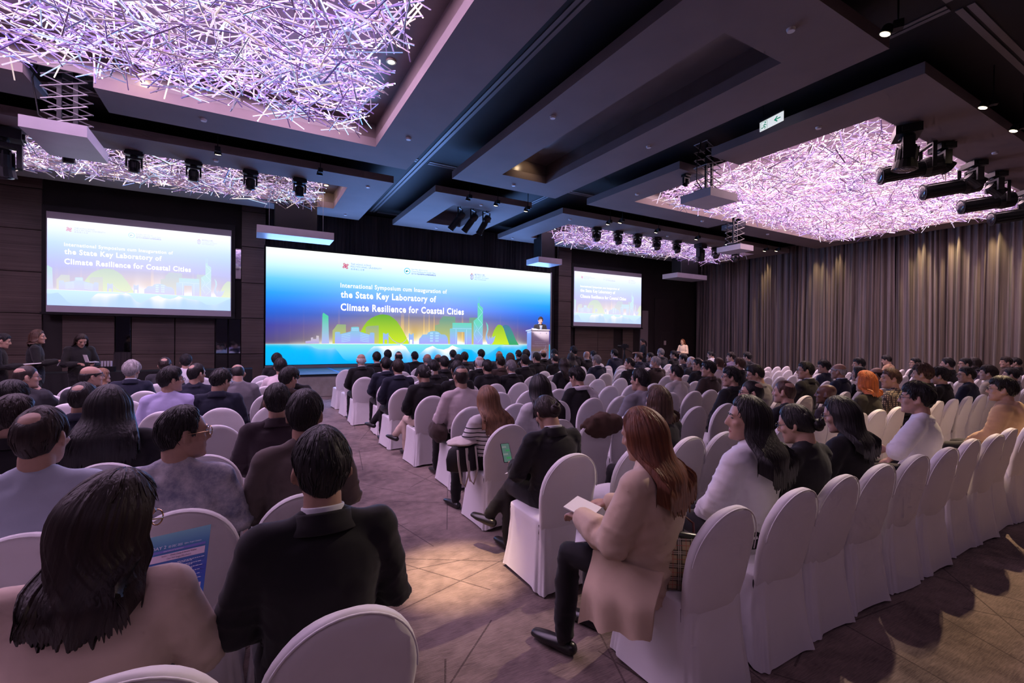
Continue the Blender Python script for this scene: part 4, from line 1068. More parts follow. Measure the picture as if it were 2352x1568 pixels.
def make_person(P):
    p = POSES[P['pose']]
    s = P['z'] / P['base']; sxy = 1.0 + (s - 1) * .5
    root = thing('person', P['label'], 'person', P['loc'], (0, 0, radians(P['rotz'])), P['group'], (sxy * P['width'], sxy, s))
    b = obj('body', DONE[('body', P['pose'], P['hy'], P['hp'])], root); set_mat(b, SKIN[P['skin']])
    nm = {'suit': 'jacket', 'coat': 'coat', 'shirt': 'shirt', 'tee': 't_shirt', 'hoodie': 'hoodie'}[P['top']]
    t = obj(nm, DONE[('top', P['pose'], P['top'])], root); set_mat(t, cloth_mat(P['tcol']))
    l = obj('trousers', DONE[('legs', P['pose'])], root); set_mat(l, cloth_mat(P['legs']))
    hm = head_matrix(p, P['hy'], P['hp'])
    if P['hair']:
        h = obj('hair', hair_mesh(P['hair'], P['seed'], P['hp'], P['hy']), root); h.matrix_local = hm; set_mat(h, hair_mat(P['hcol']))
    if abs(P['hy']) >= 15 or p['stand']:
        for nm_, me_ in (('eyes', ME_EYES), ('eyebrows', ME_BROWS)):
            g = obj(nm_, me_, root); g.matrix_local = hm
    if P['glasses']:
        g = obj('glasses', ME_GLASS[P['glasses']], root); g.matrix_local = hm
    if P['top'] in ('suit', 'coat'):
        c = obj('jacket_collar', ME_LAPEL, root); c.location = p['nb'] + Vector((0, -.002, .0)); set_mat(c, cloth_mat(P['tcol']))
        if P['top'] == 'coat': c.scale = (1.12, 1.12, 1.1)
    if P['collar']:
        c = obj('shirt_collar', ME_COLLAR, root); c.location = p['nb'] + Vector((0, -.002, .010))
    for i in (0, 1):
        k = (P['pose'] if 'cross' in P['pose'] else 'stand' if p['stand'] else 'sit', i, P['shoes'])
        if k not in SHOES: SHOES[k] = shoe_mb(p['legs'][i]).mesh('shoe', P['shoes'] and mat('shoe_' + P['shoes'], TC[P['shoes']], .4) or M_shoe, True)
        obj('shoe', SHOES[k], root)
    return root

# ------------------------------------------------------------------ the audience: row, x, head height, hair, hair colour, garment, colour, pose, body turn, head turn, head nod, extras, words
ROWY = [1.42 + 1.11 * k for k in range(10)]
TABLE = """
0 0.22 1.385 short blk suit blk sit 0 0 0 C,s1 | black-haired man in black suit with white collar
0 -0.40 1.31 wavy dbr suit bei read -6 -40 -15 g,s2 | woman in beige blazer with wavy dark hair, reading programme
1 0.27 1.40 short blk shirt tau sit 0 -15 0 s3 | man with cropped black hair in taupe jacket
1 -0.34 1.35 high blk shirt den sit -10 -60 0 g,s1 | man in mottled grey denim jacket with wire glasses
1 -0.80 1.38 spot dbr shirt lbl sit 0 -15 0 s1 | man with thinning crown in pale blue shirt
2 0.19 1.34 short blk suit plm sit 0 0 0 s2 | black-haired man in dark plum jacket
2 -0.79 1.37 verylong blk shirt blk sit 0 0 0 s1,w1.1 | woman with long loose black hair in black top
2 -1.28 1.33 short dbr suit blk sit -10 -40 0 d,s2 | man in dark jacket with glasses at left picture edge
3 -1.18 1.31 spot blk suit nav sit 0 -15 0 s2 | man with thinning hair in dark navy suit
3 -1.64 1.33 messy blk suit blk sit -10 -15 0 s3 | man with thick dark hair at left picture edge
4 -0.30 1.33 messy blk suit nav sit 0 -40 -15 d,s2 | man with tousled black hair in navy blazer
4 0.38 1.33 short blk suit brn sit -5 -40 0 d,s1 | man with glasses in brown jacket by the aisle
4 -0.76 1.355 messy blk shirt lav sit -5 -60 0 d,s1 | person in lavender shirt with thick black hair
5 0.55 1.27 short blk suit blk sit 0 0 -15 s3 | dark-haired man half hidden at the aisle end
5 -0.10 1.345 buzz blk shirt gry sit 5 0 -30 s1 | crop-haired man in grey shirt looking down
5 -0.62 1.34 spot blk tee nav sit -5 -40 0 s1 | man with bald spot in navy t-shirt
5 -1.67 1.35 fringe blk suit cha chin -5 -60 0 d,s1,C | balding man in charcoal suit with hand at face
5 -2.23 1.36 buzz dbr suit cha chin -5 -60 0 d,s2 | crop-haired man in blue-grey suit with hand at chin
6 -1.44 1.325 curly lgr suit nav sit 0 -15 0 s1,C | man with curly grey hair in navy suit
6 0.46 1.33 messy blk shirt pnk lean 0 0 0 s2 | dark-haired man in pale lilac shirt leaning forward
6 -2.10 1.10 long lbr shirt str bend -20 -40 -15 s3 | brown-haired person in striped top bending forward
7 -1.20 1.34 spot dbr suit cha sit 0 0 0 s3 | man with bald crown in grey suit
8 -1.02 1.34 messy blk shirt wht sit 0 0 0 s1 | dark-haired man in white shirt, left block
8 0.50 1.35 messy blk suit blk sit 0 -15 0 s3 | dark-haired man in front of the blue screen, left block
0 1.86 1.365 verylong aub coat trn read 20 0 -15 s2,w1.04 | woman in beige trench coat with long auburn hair
0 2.62 1.37 verylong blk hoodie wht sit 5 40 0 s1 | woman in white hooded top with long black hair
0 3.16 1.29 bun blk shirt blk sit 0 15 -15 d,s2 | woman with tied-up black hair and glasses in black
0 3.74 1.31 long blk shirt blk sit 0 15 -15 d,s1 | woman with straight black hair and glasses in black
0 5.05 1.36 messy blk tee wht out 8 15 0 d,s1 | young man in white t-shirt with arm stretched out
0 7.07 1.33 messy blk hoodie tan sit 5 15 0 d,s2 | young man in tan hooded top at right picture edge
1 1.95 1.31 bun dbr suit blk readcross 0 0 -30 s1,C | woman in black suit looking at a phone
1 3.06 1.30 bob brn shirt blk sit 5 0 0 s1 | woman with dark red-brown hair beside the draped jacket
1 4.36 1.31 buzz blk suit nav sit 0 40 0 d,s1 | man with glasses and short hair in dark jacket
1 4.92 1.29 buzz brn tee blk sit 0 15 0 s2 | boyish man with cropped hair in black top
1 5.76 1.22 none blk suit plm sit 5 15 0 c | bald dark-skinned man in dark jacket
1 6.68 1.33 bob gin shirt olv sit 0 0 0 s2 | woman with bright ginger bob in olive top
1 7.38 1.35 short brn shirt chk sit 5 40 0 s1 | man in checked shirt with brown hair
1 8.34 1.38 curly brn suit blk sit 0 15 0 s2 | person with big curly brown hair
1 8.94 1.33 messy blk suit blk sit 0 15 0 s4 | dark-haired person behind the man in white
1 9.98 1.31 short blk shirt nav sit 0 40 0 d,s2 | man in dark navy polo with glasses
1 10.96 1.31 messy dbr hoodie kha sit 0 15 0 s2 | person in beige top near the right picture edge
1 12.1 1.24 short blk suit gry sit 0 15 0 s3 | dark-haired person in grey at right picture edge
2 2.03 1.26 verylong lbr shirt str read 8 0 -15 s3 | woman in striped shirt with long light-brown hair
2 2.58 1.345 verylong blk shirt wht sit 0 0 -15 s4 | woman in white top with long straight black hair
2 3.96 1.365 short blk hoodie gry sit 0 15 0 d,s1 | man in grey hooded jacket with glasses
2 5.63 1.34 messy blk suit blk sit 0 40 0 d,s3 | young man with glasses and spiky black hair
2 6.22 1.375 short blk tee gry sit 0 40 -15 d,s3 | man with glasses in grey t-shirt
2 7.44 1.385 short blk suit blk sit 0 40 0 d,s1,C | tall man in black suit with glasses
2 8.42 1.345 fringe lgr suit nav sit 0 15 0 b,C | balding grey-haired man in navy suit
2 9.08 1.27 bob blk shirt blk sit 0 15 0 s3 | woman with black bob behind the ginger-haired woman
2 9.70 1.25 fringe dbr shirt gry sit 0 15 0 b | balding man behind the checked shirt
2 12.90 1.375 short blk suit blk sit 0 15 0 s2 | black-haired person near the curtain, right side
2 13.86 1.355 short blk shirt lbl sit 0 40 0 d,s4 | man with glasses near the curtain, right side
2 14.42 1.355 bob dbr shirt vio sit 0 15 0 s1 | dark-haired person in violet near the curtain
2 16.55 1.345 messy dbr suit brn sit 0 40 0 s3 | brown-haired young man near the curtain
2 17.3 1.32 short blk suit blk sit 0 15 0 s4 | dark-haired person nearest the curtain, right edge
3 2.18 1.375 buzz dbr shirt pnk sit 0 0 0 s3 | man with cropped thinning hair in pale pink shirt
3 3.92 1.315 curly blk shirt blk sit 0 15 -15 s1 | person with short curly hair and white scarf
3 5.85 1.315 short blk shirt shw sit 0 15 0 d,s2 | man in cream knitted shirt
3 6.63 1.355 messy blk suit brn sit 0 40 0 d,s4 | broad man in dark brown jacket with glasses
3 10.2 1.30 curly blk suit nav sit 0 40 0 d,s2 | man with wavy black hair and glasses
3 11.65 1.335 messy blk suit cha sit 0 40 0 s2 | dark-haired man in profile before the curtain
3 14.5 1.31 short blk suit blk sit 0 40 0 d,s3 | man with glasses far right before the curtain
4 2.12 1.335 bun blk suit blk cross 0 15 -15 s3,Lbei | woman in black suit with hair bun and flower clip
4 2.60 1.375 short blk suit blk sit 0 0 0 s5 | black-haired man in black suit beside the flower-clip woman
4 7.78 1.345 spot blk suit blk sit 0 40 0 d,s4 | man with receding hair and glasses
4 8.40 1.345 bun brn shirt pnk sit 0 15 0 s1 | person with reddish hair bun in pale top
4 9.08 1.32 curly brn suit blk sit 0 15 0 s1 | woman with curly brown hair
4 15.9 1.32 messy blk shirt tan sit 0 15 -15 s5 | young man looking down close to the curtain
5 2.06 1.355 short dbr suit nav cross 0 0 0 s5,C | man in dark navy suit with crossed legs and green lanyard
5 2.66 1.345 short blk suit blk sit 0 0 -15 s1 | dark-haired person in black
5 3.64 1.32 short blk suit blk sit 0 0 0 s2 | man with neat black hair in black suit
5 4.12 1.31 short gry suit blk sit 0 0 0 s3,C | grey-haired man in black suit
5 5.30 1.335 long dbr shirt blk sit 0 0 0 s2 | woman with long dark hair in black
5 7.02 1.32 spot blk suit blk sit 0 40 0 s5 | man with thin hair in black suit turned left
5 7.78 1.33 short lgr suit brn sit 0 40 0 s1 | grey-haired man wearing a white face mask
5 8.94 1.32 buzz wht suit cha sit 0 15 0 s1 | white-haired man right of the middle
6 2.15 1.34 short blk suit nav sit 0 0 0 s3,C | black-haired man in navy suit
6 3.27 1.35 short blk suit blk sit 0 0 0 s4 | man with short black hair
6 4.02 1.34 buzz wht suit blk sit 0 0 0 s2,C | man with white hair in black suit
6 4.50 1.345 short dbr suit brn sit 0 0 0 s1 | man with dark hair in brown suit
6 5.08 1.36 short blk suit blk sit 0 0 0 s1,C | broad man with black hair and white collar
6 7.05 1.33 short gry suit nav sit 0 15 0 s2,C | man with iron-grey hair in navy suit
6 10.0 1.32 messy blk suit nav sit 0 40 0 s3 | young man with full black hair turned left
6 12.0 1.355 messy dbr shirt vio sit 0 40 0 s2 | young man in violet shirt before the curtain
6 12.75 1.345 curly blk suit cha sit 0 15 0 s3 | curly-haired person before the curtain
7 1.95 1.375 fringe wht suit blk sit 0 0 0 C,Ed | white-haired man in black suit at the aisle
7 3.32 1.365 fringe gry suit blk sit 0 0 0 b,C | balding grey man in dark suit
7 4.04 1.335 short blk suit blk sit 0 0 0 s5 | black-haired man
7 5.36 1.355 bob brn suit brn sit 0 0 0 s1 | person with reddish brown hair
7 6.10 1.365 short blk suit blk sit 0 15 0 d,s3 | man with glasses and black hair
7 6.64 1.34 spot blk suit blk sit 0 0 0 s1 | man with thin black hair
7 7.15 1.35 long blk suit blk sit 0 0 0 s2 | woman with long black hair
7 9.50 1.33 short brn suit nav sit 0 40 0 s4 | brown-haired man in navy suit
7 9.96 1.33 short blk suit nav sit 0 40 0 d,s5 | man with glasses in navy suit turned left
8 2.52 1.37 short blk suit blk sit 0 0 0 s4,C | black-haired man in black suit
8 3.02 1.38 buzz blk suit nav sit 0 0 0 d,s2 | man with flat-topped dark hair and glasses
8 3.98 1.315 fringe dbr suit brn sit 0 0 0 b | bald-topped man with brown skin
8 4.68 1.355 short dbr suit cha sit 0 0 0 s1 | dark-haired man in grey jacket
8 5.66 1.375 buzz lbr suit cha sit 0 0 0 s2 | man with light brown cropped hair
8 6.48 1.40 messy blk suit blk sit 0 0 0 s4 | man with full black hair before the lectern
8 7.02 1.41 fringe dbr suit blk sit 0 0 0 C | bald man with shiny crown before the lectern
8 8.08 1.50 short blk suit blk sit 0 0 0 s1,d | tall black-haired man rising above the others
8 8.54 1.36 none blk suit blk sit 0 0 0 C | completely bald man in black suit
8 9.62 1.405 short blk suit nav sit 0 15 0 s2,C,d | man in navy suit beside the camera tripod
8 11.6 1.42 short gry suit cha sit 0 15 0 s4 | grey-haired man left of the standing woman
8 12.2 1.34 messy blk suit blk sit 0 40 0 s5 | dark-haired man below the standing woman
8 14.1 1.33 bun blk shirt wht sit 0 40 -15 d,s3 | woman with black hair bun and glasses
9 3.06 1.385 short blk suit nav sit 0 0 0 s5 | black-haired man in navy suit
9 3.76 1.335 short blk suit blk sit 0 0 0 s2,C | man with black hair and white collar
9 4.83 1.375 short blk suit blk sit 0 0 0 s3 | man with black hair in dark suit
9 5.68 1.375 messy blk suit blk sit 0 0 0 s1 | man with thick black hair
9 6.90 1.36 short dbr suit blk sit 0 0 0 s2 | man with dark brown hair
9 8.18 1.385 short blk suit blk sit 0 0 0 s4 | man with black hair near the lectern
9 9.72 1.33 short blk suit blk sit 0 0 0 s5 | dark-haired man right of the bald man
"""
PEOPLE = []; SEAT = {}
for ln in TABLE.strip().split('\n'):
    a, words = [t.strip() for t in ln.split('|')]
    f = a.split(); row = int(f[0]); x = float(f[1]); z = float(f[2]); ex = f[11].split(',')
    e = dict(glasses=None, skin='a', collar=False, seed=1, width=1.0, legs='blk')
    for t in ex:
        if t in ('d', 'g'): e['glasses'] = t
        elif t in ('b', 'c'): e['skin'] = t
        elif t == 'C': e['collar'] = True
        elif t[0] == 's': e['seed'] = int(t[1:])
        elif t[0] == 'w': e['width'] = float(t[1:])
        elif t[0] == 'L': e['legs'] = t[1:]
    left = x < 1.0
    P = person(words, (x, ROWY[row] + .02, 0), float(f[8]), z, None if f[3] == 'none' else f[3], f[4], f[5], f[6], f[7], int(f[9]), int(f[10]), **e)
    P['row'] = row; P['left'] = left; P['x'] = x
    if P['pose'] == 'bend': P['base'] = 1.07
    if P['pose'] == 'lean': P['base'] = 1.27
    PEOPLE.append(P)
    SEAT.setdefault((left, row), []).append(x)
STANDING = [
 person('woman standing in black dress holding white papers by left wall', (-3.62, 12.45, 0), -75, 1.79, 'bob', 'brn', 'shirt', 'blk', 'stand', -15, 0, seed=1, base=1.72, skin='b'),
 person('woman standing in black suit looking down at open notebook', (-2.98, 12.5, 0), -150, 1.75, 'long', 'dbr', 'suit', 'blk', 'stand_read', 0, -30, seed=2, base=1.72, skin='b', collar=True),
 person('person in black cut off by left picture edge holding a notepad', (-4.02, 12.1, 0), -80, 1.72, 'short', 'blk', 'suit', 'blk', 'stand_read', 0, -15, seed=3, base=1.72),
 person('dark-haired woman in black standing behind the camera tripod', (14.95, 14.6, 0), 60, 1.76, 'ponytail', 'blk', 'tee', 'blk', 'stand_read', 15, -15, seed=1, base=1.72, skin='b'),
 person('woman with auburn hair in beige jacket standing before the curtain', (17.7, 14.8, 0), 95, 1.75, 'long', 'aub', 'suit', 'bei', 'stand_read', 0, 0, glasses='g', seed=3, base=1.72),
 person('man in black suit and blue tie speaking at the lectern', (10.08, 15.4, SZ), 160, 1.95, 'short', 'brn', 'suit', 'blk', 'stand', 0, -15, seed=5, base=1.72, collar=True, skin='a'),
]
for P in PEOPLE + STANDING: q_person(P)
finish_meshes()

# ------------------------------------------------------------------ chairs
def chair_back_mb(seed):
    rr = random.Random(seed); mb = MB(); n = 40; rings = []
    zs = [.33, .36, .39, .43, .47, .52, .58, .64, .70, .75, .79, .825, .855, .88, .90, .915, .925, .932, .936]
    for z in zs:
        if z > .68: hw = .226 * sqrt(max(0.0005, 1 - ((z - .68) / .2565) ** 2))
        else: hw = .200 + .026 * smoothstep(.40, .68, z)
        yc = .036 - .105 * (z - .40) / .53
        ht = .034
        if z > .88: ht = .034 * sqrt(max(.03, 1 - ((z - .88) / .0565) ** 2))
        if z < .45: ht *= .35 + .65 * smoothstep(.33, .45, z); hw -= .01 * smoothstep(.45, .36, z)
        row = []
        for k in range(n):
            a = 2 * pi * k / n; c, s = cos(a), sin(a)
            x = hw * math.copysign(abs(c) ** .55, c); y = ht * math.copysign(abs(s) ** .6, s)
            wr = .0022 * sin(x * 26 + z * 31 + seed) * (1 - smoothstep(.6, .9, z)) + .0018 * sin(z * 55 + x * 9 + seed * 2) * (1 if s < 0 else .3)
            row.append((x, yc + y + .35 * x * x + wr, z))
        rings.append(row)
    mb.loft(rings)
    # piped seam round the back edge
    return mb
def chair_skirt_mb(seed):
    rr = random.Random(seed * 7 + 1); mb = MB(); n = 96; rings = []; nz = 12
    ph = [rr.uniform(0, 6.28) for _ in range(6)]
    for i in range(nz + 1):
        t = i / nz; z = .014 + .452 * t
        fl = (1 - t) ** 1.6
        hw = .207 + .036 * fl; y0 = .004 - .045 * fl; y1 = .488 + .04 * fl
        row = []
        for k in range(n):
            a = 2 * pi * k / n; c, s = cos(a), sin(a)
            ex = .26
            x = hw * math.copysign(abs(c) ** ex, c); y = (y0 + y1) / 2 + (y1 - y0) / 2 * math.copysign(abs(s) ** ex, s)
            corner = (abs(c) * abs(s) * 2) ** 3
            fold = (.010 * sin(a * 9 + ph[0] + 2.2 * t) + .007 * sin(a * 17 + ph[1]) + .006 * sin(a * 5 + ph[2] - 3 * t)) * (.25 + .9 * fl) * (1 - .5 * corner)
            diag = .006 * sin(18 * (t + .5 * sin(a * 2 + ph[3]))) * smoothstep(.2, .9, t) * (1 - smoothstep(.9, 1, t))
            r = 1 + fold * 2.6 + diag * 1.5
            zz = z + (-.006 * corner if i == 0 else 0) + (.014 * (1 - corner) * (1 - t) ** 6 * (.5 + .5 * sin(a * 3 + ph[4])))
            row.append((x * r, (y0 + y1) / 2 + (y - (y0 + y1) / 2) * r, zz))
        rings.append(row)
    cx, cyy = 0, .268
    for f, z in ((.985, .474), (.93, .481), (.6, .486), (.1, .488)):
        rings.append([(x * f, cyy + (y - cyy) * f, z) for x, y, _ in rings[nz]])
    mb.loft(rings, cap0=False)
    return mb
def seam_mb():
    pts = []
    for k in range(25):
        a = pi * k / 24; z = .68 + .2500 * sin(a); x = .2190 * cos(a)
        pts.append((x, .035 - .105 * (z - .40) / .53 + .35 * x * x - .026, z))
    return MB().tube(pts, [.0035] * 25, n=6, side=(0, 1, 0))
CH_BACK = [chair_back_mb(s).mesh('back_cover', M_cover, True) for s in (1, 2, 3, 4)]
CH_SKIRT = [chair_skirt_mb(s).mesh('seat_cover', M_cover, True) for s in (1, 2, 3, 4, 5, 6)]
CH_SEAM = seam_mb().mesh('piping', M_cover, True)
M_leg = mat('chair_leg_steel', (.10, .09, .09), .35, metal=.7)
CH_LEG = MB().box(-.012, .012, -.012, .012, 0, .45).mesh('leg', M_leg)
def make_chair(x, y, rz, label, group, detail, k):
    c = thing('banquet_chair', label, 'chair', (x, y, 0), (0, 0, rz), group)
    b = obj('back_cover', CH_BACK[k % 4], c); obj('seat_cover', CH_SKIRT[k % 6], c)
    if detail:
        obj('piping', CH_SEAM, b)
        for lx, ly in ((-.19, .06), (.19, .06), (-.19, .45), (.19, .45)): obj('leg', CH_LEG, c, loc=(lx, ly, 0))
    return c
def fill(xs, x0, x1, step=.5):
    """chair places of one row: one under every sitter and evenly spaced empty ones between"""
    xs = sorted(xs); out = list(xs); 
    ends = ([x0] if xs[0] - x0 > .4 else []) + xs + ([x1] if x1 - xs[-1] > .4 else [])
    for a, b in zip(ends[:-1], ends[1:]):
        n = int((b - a) / step + .45) - 1
        for i in range(n): out.append(a + (b - a) * (i + 1) / (n + 1))
    for q in (ends[0], ends[-1]):
        if q not in out: out.append(q)
    return sorted(out)
PLACES = []
ROW0R = [1.95, 2.50, 2.98, 3.46, 3.97, 4.45, 5.02, 5.48, 5.97, 6.47, 6.97, 7.47, 7.97, 8.47, 8.97]
ROWEND = [9.0, 13.0, 18.0, 15.5, 16.5, 14.8, 14.2, 13.5, 14.6, 10.2]
HIDE = set()
for row in range(10):
    if row == 0: xr = ROW0R
    else: xr = fill(SEAT[(False, row)], 2.0, ROWEND[row])
    if row == 1: xr = sorted([1.90] + [x for x in xr if x > 2.3])
    PLACES += [(False, row, i, x) for i, x in enumerate(xr)]
    if row < 9:
        xl = [.244 - .495 * i for i in range({0: 4, 1: 5, 2: 5, 3: 6, 4: 6, 5: 7, 6: 7, 7: 6, 8: 6}[row])]
        PLACES += [(True, row, i, x) for i, x in enumerate(xl)]
SEATNO = {}
for left, row, i, x in PLACES:
    if (left, row, i) in HIDE: continue
    side = 'left' if left else 'right'
    lab = 'white cloth-covered chair, %s row from back, %s seat %s of the aisle' % (ORD[row], ORD[i], side)
    rz = RND.uniform(-.05, .05)
    y = ROWY[row] + RND.uniform(-.02, .02)
    if row == 0 and not left and i < 3: rz = -.02
    make_chair(x, y, rz, lab, 'white covered chairs in rows', row <= 2, int(x * 7 + row * 3) % 12)
    SEATNO.setdefault((left, row), []).append((x, i))
for P in PEOPLE:
    x, i = min(SEATNO[(P['left'], P['row'])], key=lambda t: abs(t[0] - P['x']))
    n = len(P['label'].split())
    place = ', %s row from back, %s seat %s of aisle' % (ORD[P['row']], ORD[i], 'left' if P['left'] else 'right')
    short = ', %s row from back' % ORD[P['row']]
    if n + len(place.split()) <= 16: P['label'] += place
    elif n + len(short.split()) <= 16: P['label'] += short
    P['group'] = 'seated audience'
    P['root'] = make_person(P)
for P in STANDING: P['root'] = make_person(P)

# ------------------------------------------------------------------ crystal chandeliers
def rod_mat(name, tint, em):  # rods get their own glow, standing in for lamp light they reflect
    m, nt, b = new_mat(name)
    oi = N(nt, 'ShaderNodeObjectInfo'); at = N(nt, 'ShaderNodeAttribute', attribute_name='rod_tint'); at.attribute_type = 'GEOMETRY'
    b.inputs['Base Color'].default_value = (*[c * .36 for c in tint], 1)
    L(nt, mixc(nt, 0.60, at.outputs['Color'], (0, 0, 0)), b.inputs['Base Color']) if name == 'crystal_mixed' else None
    b.inputs['Roughness'].default_value = 0.12; b.inputs['Specular IOR Level'].default_value = 0.9
    b.inputs['Coat Weight'].default_value = 0.4
    if name == 'crystal_mixed': L(nt, at.outputs['Color'], b.inputs['Emission Color'])
    else: b.inputs['Emission Color'].default_value = (*tint, 1)
    if name == 'crystal_mixed': L(nt, math_node(nt, 'MULTIPLY', at.outputs['Alpha'], em), b.inputs['Emission Strength'])
    else: L(nt, math_node(nt, 'MULTIPLY', math_node(nt, 'POWER', oi.outputs['Random'], 4.0), em), b.inputs['Emission Strength'])
    return m
TINTS = [(.66, .46, 1.0), (.90, .74, 1.0), (1.0, .82, .74), (.45, .42, 1.0), (.55, .76, 1.0), (.92, .55, .95)]
ROD_EM = 1.15
ROD_MATS = [rod_mat('crystal_%d' % i, t, ROD_EM) for i, t in enumerate(TINTS)]
ROD_MIX = rod_mat('crystal_mixed', (.85, .8, .95), ROD_EM)
def rod_mesh(i):
    mb = MB(); mb.tube([(0, 0, -.5), (0, 0, .5)], [.5, .5], n=5, round_caps=False); return mb.mesh('crystal_rod', ROD_MATS[i])
ROD_ME = [rod_mesh(i) for i in range(6)]
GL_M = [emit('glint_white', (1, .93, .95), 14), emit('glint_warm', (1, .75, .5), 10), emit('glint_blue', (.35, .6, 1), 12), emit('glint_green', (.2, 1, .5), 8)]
def chandelier(label, x0, x1, y0, y1, zlo, zhi, count, seed, lmin, lmax, rad, focus, hue):
    rr = random.Random(seed)
    root = thing('crystal_chandelier', label, 'chandelier', ((x0 + x1) / 2, (y0 + y1) / 2, zhi + .05), group='crystal rod chandeliers in the ceiling coffers')
    o = root.location
    fr = MB()
    for k in range(7):
        yy = y0 + (y1 - y0) * k / 6; fr.box(x0 - o.x, x1 - o.x, yy - .01 - o.y, yy + .01 - o.y, 0.0, .02)
    for k in range(9):
        xx = x0 + (x1 - x0) * k / 8; fr.cyl((xx - o.x, 0, .0), (xx - o.x, 0, .10), .006, n=6)
    part('hanging_grid', fr, M_blackmetal, root)
    rods = []
    while len(rods) < count:
        x = rr.uniform(x0, x1); y = rr.uniform(y0, y1)
        ex = min(x - x0, x1 - x, y - y0, y1 - y); e = smoothstep(0, .5, ex)
        z = rr.uniform(zlo + (1 - e) * (zhi - zlo) * .35, zhi)
        ln = rr.uniform(lmin, lmax)
        az = rr.uniform(0, 2 * pi); elv = rr.gauss(0, .42)
        d = Vector((cos(az) * cos(elv), sin(az) * cos(elv), sin(elv)))
        if z - abs(d.z) * ln / 2 < zlo - .10: continue
        # keep the ends inside the coffer
        c = Vector((x, y, z))
        if any(not (x0 - .12 < q.x < x1 + .12 and y0 - .12 < q.y < y1 + .12 and q.z < zhi + .04) for q in (c + d * ln / 2, c - d * ln / 2)): continue
        score = (c - Vector(focus)).length + (z - zlo) * 2.5
        rods.append((score, c, d, ln, rad * rr.uniform(.7, 1.2)))
    rods.sort(key=lambda t: t[0])
    for k, (_, c, d, ln, r) in enumerate(rods[:300]):
        q = d.to_track_quat('Z', 'Y')
        ob = obj('crystal_rod', ROD_ME[rr.choice(hue)], root, c - o, None, (2 * r, 2 * r, ln)); ob.rotation_mode = 'QUATERNION'; ob.rotation_quaternion = q
    vs, fs, cols = [], [], []
    for _, c, d, ln, r in rods[300:]:
        e1 = d.cross(Vector((.3, .5, .81))).normalized(); e2 = d.cross(e1)
        b = len(vs)
        for s_ in (-.5, .5):
            for k in range(4):
                a = pi / 2 * k; vs.append(tuple(c - o + d * (ln * s_) + (e1 * cos(a) + e2 * sin(a)) * r))
        for k in range(4): fs.append((b + k, b + (k + 1) % 4, b + 4 + (k + 1) % 4, b + 4 + k))
        fs.append((b + 3, b + 2, b + 1, b)); fs.append((b + 4, b + 5, b + 6, b + 7))
        t = TINTS[rr.choice(hue)]; cols += [(*t, rr.random() ** 4)] * 8
    me = bpy.data.meshes.new('crystal_rods'); me.from_pydata(vs, [], fs); me.materials.append(ROD_MIX)
    at = me.color_attributes.new('rod_tint', 'FLOAT_COLOR', 'POINT'); at.data.foreach_set('color', np.array(cols, dtype=np.float32).ravel())
    tag(obj('crystal_rods', me, root), kind='stuff')
    gl = MB()  # emissive specks added at rod ends as painted sparkle
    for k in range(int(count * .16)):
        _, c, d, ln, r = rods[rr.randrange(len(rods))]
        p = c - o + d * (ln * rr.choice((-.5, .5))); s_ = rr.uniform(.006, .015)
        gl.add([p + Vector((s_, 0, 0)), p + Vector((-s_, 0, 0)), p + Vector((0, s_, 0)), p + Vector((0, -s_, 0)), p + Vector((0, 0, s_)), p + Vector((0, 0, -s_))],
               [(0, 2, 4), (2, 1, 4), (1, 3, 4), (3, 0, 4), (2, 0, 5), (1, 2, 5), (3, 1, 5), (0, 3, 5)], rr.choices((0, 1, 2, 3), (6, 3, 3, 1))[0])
    tag(part('rod_glints', gl, GL_M, root), kind='stuff')
chandelier('huge crystal rod chandelier glowing violet above the left seats', -6.4, 1.85, 4.3, 9.25, 5.42, 6.02, 3300, 1, .35, .8, .0105, (-.5, 6.5, 5.4), [0, 1, 2, 3, 0, 4])
chandelier('huge crystal rod chandelier glowing pink above the right seats', 10.05, 20.0, 4.3, 9.55, 5.50, 6.02, 5600, 2, .25, .6, .0105, (11, 6, 5.4), [0, 1, 2, 5, 1, 0])
chandelier('narrow crystal rod chandelier above the left projection screen', -6.5, 1.75, 13.1, 15.1, 5.42, 6.0, 1700, 3, .3, .62, .0105, (-1, 13.3, 5.4), [1, 2, 2, 0, 1, 4])
chandelier('narrow crystal rod chandelier above the right projection screen', 10.2, 20.0, 13.2, 15.3, 5.42, 6.0, 1900, 4, .3, .62, .0105, (12, 13.3, 5.4), [0, 1, 2, 0, 5, 1])

# ------------------------------------------------------------------ ceiling fixtures
def disc_mb(r, h): return MB().cyl((0, 0, 0), (0, 0, -h), r, r * .82, 20)
ME_DISC = disc_mb(.055, .035).mesh('smoke_detector', M_white)
DISCS = [(6.02, 3.4), (-.74, 10.28), (2.77, 9.11), (-.66, 12.51), (4.74, 6.89), (7.17, 6.92), (9.24, 9.33), (5.97, 10.44), (2.73, 12.57), (2.72, 15.8), (6.03, 12.5), (5.89, 15.91), (9.23, 4.68), (13.19, 10.3), (16.85, 10.28), (13.6, 3.42), (9.3, 12.45), (9.1, 15.95), (14.0, 12.5), (15.2, 15.95)]
DL = ['in the middle of the rear end of the centre ceiling panel', 'on the front border of the left ceiling panel', 'at the front right corner of the left ceiling panel', 'between two spotlights over the left screen', 'on the left border of the centre ceiling panel',
      'on the right border of the centre ceiling panel', 'at the front left corner of the right ceiling panel', 'on the front border of the centre ceiling panel', 'at the corner beside the left front chandelier', 'on the lit blue front corner near the left screen',
      'on the small ceiling panel behind the stage lamps', 'on the front edge of the small ceiling panel', 'beside the exit sign on the right ceiling panel', 'on the front border of the right ceiling panel', 'on the right ceiling panel front border near the curtain',
      'behind the row of spot lamps at right', 'at the rear corner of the right front panel', 'at the front corner of the right front panel', 'above the right row of moving lights', 'above the right projection screen']
